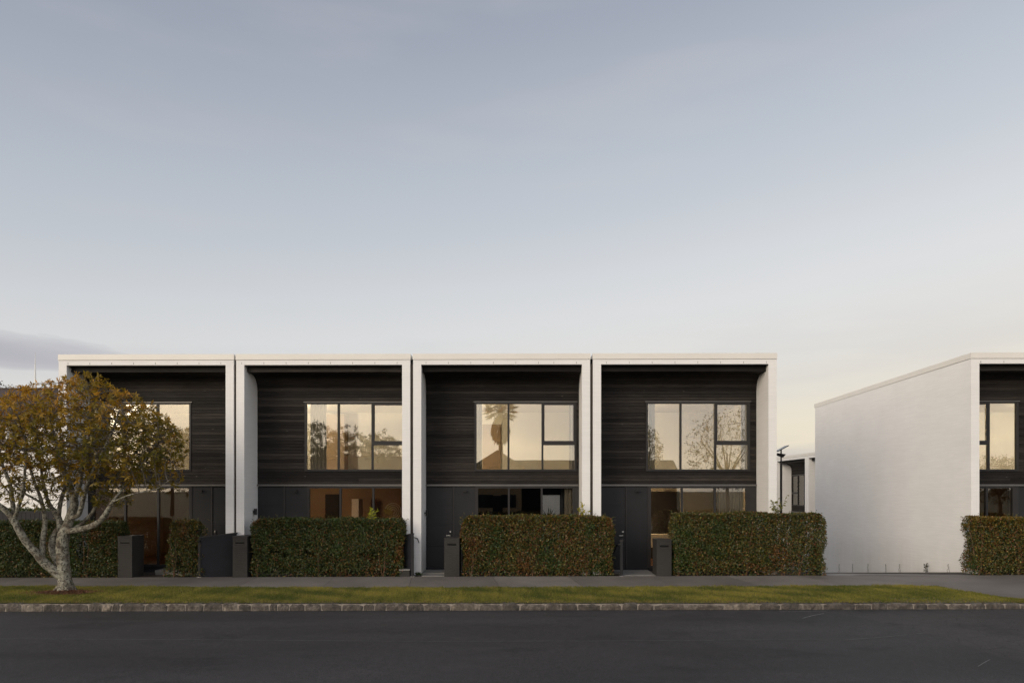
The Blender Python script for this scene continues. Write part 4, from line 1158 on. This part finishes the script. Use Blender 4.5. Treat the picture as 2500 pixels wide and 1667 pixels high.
# ------------------------------------------------------------------ left background
# dark paling fence and shrub row behind the long hedge
fx0, fx1 = X(-260, .3), X(141, .3)
r = tag(empty('paling_fence', (fx0, .3, 0)), 'dark stained fence behind the left hedge, beside the leftmost townhouse', 'fence')
n = 36; w = (fx1 - fx0) / n
for k in range(n): box('paling', r, 'dark_fence', k * w + .004, (k + 1) * w - .004, 0, .02, -.1, at(100, 1251, .3).z)
box('top_rail', r, 'dark_fence', 0, fx1 - fx0, -.01, .05, at(100, 1251, .3).z + .002, at(100, 1249, .3).z + .02)
r = tag(empty('shrub_row', (X(60, 1.5), 1.5, -.2)), 'low leafy green shrub row showing over the dark fence', 'shrub')
nn = 5200; zt = at(60, 1247, 1.5).z + .2
q = np.stack([RNG.uniform(-3.6, 1.0, nn), RNG.uniform(-.35, .35, nn), RNG.uniform(.9, 1.0, nn) * 0 + zt - RNG.exponential(.16, nn) + .05], 1)
q[:, 2] += .07 * smoothnoise(q[:, :1], 8, 5.0); q[:, 2] = np.maximum(q[:, 2], .15)
leafmesh('foliage', q, rdir(nn) + np.array([0, 0, .6]), rdir(nn), RNG.uniform(.06, .1, nn), RNG.uniform(.03, .045, nn), palette([(.06, .08, .02), (.09, .10, .03), (.04, .06, .02)], [2, 1, 2], nn), 'leaf', r)
for k in range(7):
    m = MB(); xx = -3.4 + k * .7; m.tube([(xx, 0, 0), (xx + .05, .02, zt * .5), (xx - .03, 0, zt - .1)], [.02, .015, .006], 6); m.build('stem', 'stem', r)
# neighbouring weatherboard house
nx0, nx1, ny = X(-420, 5.5), X(150, 5.5), 5.5
r = tag(empty('weatherboard_house', (nx0, ny, -.8)), 'white weatherboard house with dark roof at the left edge, behind the tree', 'house')
W = nx1 - nx0; ez = at(60, 1012, 5.5).z + .8; rz = at(60, 950, 8.2).z + .8
n = int(ez / .165)
for k in range(n):
    m = MB(); m.prism([(-.028, k * .165), (0.03, k * .165), (0.03, (k + 1) * .165 - .002), (-.006, (k + 1) * .165 - .002)], 0, W); m.build('weatherboard', 'weatherboard', r)
box('wall', r, 'weatherboard', 0.01, W - .01, .035, 6.5, 0, ez)
m = MB(); m.prism([(-.35, ez - .06), (2.7, rz), (5.8, ez), (5.8, ez - .06), (2.7, rz - .09), (-.35, ez - .12)], -.3, W + .25); ro = m.build('roof', 'tile_roof', r)
m = MB(); m.tube([(-.3, 2.7, rz + .01), (W + .25, 2.7, rz + .01)], .05, 8); m.build('ridge_cap', 'tile_roof', ro)
box('gutter', r, 'black_metal', -.3, W + .25, -.46, -.352, ez - .16, ez - .06)
for pxa, pxb in ((-70, 18), (-250, -150)):
    xa, xb = X(pxa, 5.45) - nx0, X(pxb, 5.45) - nx0; z1, z0 = at(0, 1035, 5.45).z + .8, at(0, 1105, 5.45).z + .8
    m = MB()
    for q in ((xa, xb, z0, z0 + .07), (xa, xb, z1 - .07, z1), (xa, xa + .07, z0 + .07, z1 - .07), (xb - .07, xb, z0 + .07, z1 - .07)): m.box(q[0], q[1], -.07, .03, q[2], q[3])
    w_ = m.build('window', 'white_paint', r); box('pane', w_, 'solar', xa + .07, xb - .07, -.045, -.035, z0 + .07, z1 - .07)
# tapered white spire beyond
sp = at(86, 857, 45); zb_ = -1.9
r = tag(empty('spire', (sp.x, 45, zb_)), 'slender white tapering spire rising beyond the weatherboard house', 'spire')
m = MB(); m.tube([(0, 0, 0), (0, 0, (sp.z - zb_) * .55), (0, 0, (sp.z - zb_) * .72), (0, 0, (sp.z - zb_) * .995)], [.30, .20, .13, .012], 8); m.build('shaft', 'white_paint', r)
m = MB(); m.tube([(0, 0, 0), (0, 0, 5.2)], [.55, .4], 8); m.build('base', 'white_paint', r)

def small_tree(name, label, loc, h, cr, ch_, nA, leafn, cols, wts, seed, leafsize=(.09, .15), trunk=.16, cat='tree', squash=1.0, infl=2.2):
    r = tag(empty(name, loc), label, cat)
    m = MB(); ht = h - ch_ * 1.5
    pts = [(0, 0, 0), (.08, .03, ht * .4), (-.05, .06, ht * .8), (0, 0, ht + ch_ * .45)]
    m.tube(pts, [trunk, trunk * .8, trunk * .6, trunk * .35], 8)
    for k in range(6):
        an = k * 1.05 + seed; m.tube([(0, 0, ht * .85), (cr * .3 * math.cos(an), cr * .3 * math.sin(an), ht + ch_ * .35), (cr * .6 * math.cos(an), cr * .6 * math.sin(an), ht + ch_ * .75)], [trunk * .45, trunk * .3, trunk * .12], 6)
    m.build('trunk', 'twig', r, True)
    seeds = [(cr * f * .55 * math.cos(k * 1.05 + seed), cr * f * .55 * math.sin(k * 1.05 + seed), ht + ch_ * .7 * f) for k in range(6) for f in (.4, .7, 1)]
    u = rdir(nA) * (RNG.uniform(.15, 1, nA) ** (1 / 2.4))[:, None]
    A = u * np.array([cr, cr * squash, ch_]) + np.array([0, 0, h - ch_])
    nd, pr = colonize(seeds, [-1] * len(seeds), A, infl, .25, .2, 40, .05)
    b, rad, c = skeleton_mesh(nd, pr, len(seeds), .007, 2.3, 'branches', 'twig', r, 3, .07); tag(b, kind='stuff')
    te = np.where((c == 0) & (np.arange(len(nd)) >= len(seeds)))[0]
    if leafn:
        P = np.repeat(nd[te], leafn, 0) + RNG.normal(0, .13, (len(te) * leafn, 3)); n = len(P)
        l = RNG.uniform(*leafsize, n)
        leafmesh('crown', P, rdir(n), rdir(n), l, l * .5, palette(cols, wts, n), 'leaf', r)
    return r
DG = [(.03, .036, .014), (.05, .05, .02), (.07, .055, .02)]
p = at(-64, 930, 16)
small_tree('garden_tree', 'dark leafy tree tip entering at the left edge above the roof', (p.x, 16, -1.9), p.z + 1.9 + .5, 1.68, 1.0, 500, 9, DG, (3, 2, 1), 3)

# ------------------------------------------------------------------ lane lamp with solar panel
p = at(1907, 1110, 6.5); gzv = np.interp(6.5, [.3, 9], [.03, -1.2])
r = tag(empty('solar_lamp_post', (p.x, 6.5, gzv)), 'black lamp post with tilted solar panel in the lane', 'lamp post')
H = p.z - gzv
m = MB(); m.tube([(0, 0, 0), (0, 0, H - .32)], .042, 12); m.build('pole', 'black_metal', r)
m = MB(); m.tube([(0, 0, H - .33), (0, 0, H + .2)], .028, 10); m.build('neck', 'black_metal', r)
m = MB(); m.add([(-.17, -.1, H + .06), (.14, -.1, H + .02), (.14, .1, H + .02), (-.17, .1, H + .06), (-.15, -.06, H - .02), (.06, -.05, H - .1), (.06, .05, H - .1), (-.15, .06, H - .02)], [(0, 1, 2, 3), (7, 6, 5, 4), (4, 5, 1, 0), (5, 6, 2, 1), (6, 7, 3, 2), (7, 4, 0, 3)])
m.build('lamp_head', 'black_metal', r)
m = MB(); u = Vector((.19, 0, .105)); v = Vector((0, .2, 0)); w = Vector((-.012, 0, .022)); c = Vector((.03, 0, H + .22))
m.hexa([c - u - v, c + u - v, c + u + v, c - u + v, c - u - v + w, c + u - v + w, c + u + v + w, c - u + v + w]); so = m.build('solar_panel', 'black_metal', r)
m = MB(); u *= .94; v *= .94; c2_ = c + w * 1.05; m.hexa([c2_ - u - v, c2_ + u - v, c2_ + u + v, c2_ - u + v, c2_ - u - v + w * .1, c2_ + u - v + w * .1, c2_ + u + v + w * .1, c2_ - u + v + w * .1]); m.build('solar_cells', 'solar', so)

# courtyard wall and spiky plant seen right through the third house
hxm = X(1345, 14)
r = tag(empty('courtyard_wall', (hxm, 14, -1.9)), 'white courtyard wall seen through the third townhouse', 'wall')
box('wall', r, 'white_paint', -3, 3, 0, .2, 0, 4.0); box('coping', r, 'white_paint', -3.02, 3.02, -.02, .22, 4.002, 4.06)
r = tag(empty('cabbage_tree', (X(1340, 12), 12, -1.9)), 'spiky leaved plant in front of the white courtyard wall', 'plant')
m = MB(); m.tube([(0, 0, 0), (.04, 0, 1.6), (0, 0, 2.9)], [.08, .07, .05], 8); m.build('trunk', 'twig', r)
nn = 130; dd = rdir(nn); dd[:, 2] = np.abs(dd[:, 2]) * .8 - .25
leafmesh('leaves', np.tile([0., 0, 2.9], (nn, 1)), dd, rdir(nn), RNG.uniform(.4, .75, nn), np.full(nn, .045), palette([(.03, .045, .015), (.06, .07, .02)], [1, 1], nn), 'leaf', r, kind=None)

# ------------------------------------------------------------------ across the street, seen only as reflections in the glass
MY = REC + .03
def refl(px, py, Y):            # world point whose mirror image in the upper glass falls on that pixel
    d = ray(px, py); t = ((MY - CY) + (MY - Y)) / d.y
    return Vector((CX + d.x * t, Y, CZ + d.z * t))
PY_ = -46
p = refl(1222, 1000, PY_)
r = tag(empty('fan_palm', (p.x, PY_, -.3)), 'tall fan palm across the street, mirrored in the third upper window', 'palm tree')
ph_ = p.z + .3
m = MB(); m.tube([(0, 0, 0), (.06, 0, ph_ * .4), (.02, 0, ph_ * .75), (0, 0, ph_)], [.32, .24, .22, .24], 12); m.build('trunk', 'twig', r, True)
nn = 900; th = RNG.uniform(0, 6.283, nn); t = RNG.uniform(0, 1, nn)
leafmesh('dead_skirt', np.stack([np.cos(th) * (.25 + .55 * np.sin(t * 3.1)), np.sin(th) * (.25 + .55 * np.sin(t * 3.1)), ph_ - .4 - t * 2.4], 1), np.stack([np.cos(th) * .3, np.sin(th) * .3, -np.ones(nn)], 1), rdir(nn), RNG.uniform(.5, .9, nn), np.full(nn, .09), palette([(.10, .06, .03)], [1], nn), 'leaf', r)
cs, axs, ls = [], [], []
for k in range(40):
    an = k * 2.399; e = 1.1 - 1.75 * (k / 40); d = np.array([math.cos(an) * math.cos(e), math.sin(an) * math.cos(e), math.sin(e)])
    hub = np.array([0, 0, ph_]) + d * 1.0
    s_ = np.cross(d, [0, 0, 1.0]); s_ /= np.linalg.norm(s_)
    m = MB(); m.tube([(0, 0, ph_ - .1), hub], [.03, .018], 4); m.build('frond_stalk', 'twig', r)
    for j in range(22):
        f = (j - 10.5) / 10.5 * 1.35; cs.append(hub); axs.append(d * math.cos(f) + s_ * math.sin(f) + np.array([0, 0, -.25 * abs(f)])); ls.append(random.uniform(.7, 1.05))
n = len(cs); leafmesh('fronds', np.array(cs), np.array(axs), rdir(n), np.array(ls), np.full(n, .07), palette([(.05, .055, .02), (.09, .075, .025)], [2, 1], n), 'leaf', r)
for (pxc, pyt, wpx, hpx, Y, lf, lab, sd) in ((1775, 996, 110, 105, -44, 5, 'broad twiggy tree across the street, mirrored in the fourth upper window', 1), (1575, 1040, 42, 60, -44, 9, 'dense tree across the street, mirrored at the left of the fourth upper window', 2),
        (770, 1028, 75, 125, -48, 34, 'leafy tree across the street, mirrored at the left of the second upper window', 3), (850, 1038, 75, 120, -50, 34, 'rounded tree across the street, mirrored in the middle of the second upper window', 4), (930, 1048, 60, 110, -48, 34, 'smaller tree across the street, mirrored at the right of the second upper window', 5),
        (420, 1040, 60, 60, -48, 9, 'bushy tree across the street, mirrored in the leftmost upper window', 6), (2440, 1110, 90, 60, -46, 10, 'low bushy tree across the street, mirrored in the rightmost upper window', 7)):
    p = refl(pxc, pyt, Y); sc = (2 * MY - CY - Y) / F
    small_tree('street_side_tree', lab, (p.x, Y, -.3), p.z + .3, wpx * sc, min(hpx * sc, (p.z + .3) * .55), 1000, lf, DG, (3, 2, 1), sd, (.14, .26), .22, infl=4)
# gabled house and low roofs opposite; the long one is added to block low sky
for (pxc, pyr, hw, Y, lab) in ((1215, 1098, 2.2, -42, 'gabled cream house across the street, mirrored low in the third upper window'), (1440, 1120, 9.0, -50, 'long low house across the street, added to block the low sky from the lower windows'), (870, 1110, 7.0, -44, 'brick toned house across the street, mirrored in the second window')):
    p = refl(pxc, pyr, Y)
    r = tag(empty('opposite_house', (p.x, Y, -.3)), lab, 'house')
    hgt = p.z + .3; ev = hgt - 1.6
    box('wall', r, 'cream_dark' if pxc == 1215 else 'dark_fence', -hw, hw, -6, 0, 0, ev)
    m = MB()
    if pxc == 1215: m.add([(-hw - .3, .3, ev), (hw + .3, .3, ev), (0, .3, hgt), (-hw - .3, -6.3, ev), (hw + .3, -6.3, ev), (0, -6.3, hgt)], [(0, 1, 2), (5, 4, 3), (0, 2, 5, 3), (1, 4, 5, 2), (0, 3, 4, 1)])
    else: m.add([(-hw - .3, .3, ev), (hw + .3, .3, ev), (hw + .3, -6.3, ev), (-hw - .3, -6.3, ev), (-hw - .3, -3, hgt), (hw + .3, -3, hgt)], [(0, 1, 5, 4), (2, 3, 4, 5), (1, 2, 5), (3, 0, 4), (0, 3, 2, 1)])
    m.build('roof', 'tile_roof', r)
    for k in (-.5, .45):
        w_ = box('window', r, 'frame', hw * k - .7, hw * k + .7, .002, .04, 1.0, 2.2); 
        m = MB(); m.box(hw * k - .62, hw * k + .62, .042, .05, 1.08, 2.12); o = m.build('pane', 'solar', r)
    box('door', r, 'dark_fence', -.45, .45, .002, .05, 0.0, 2.1)
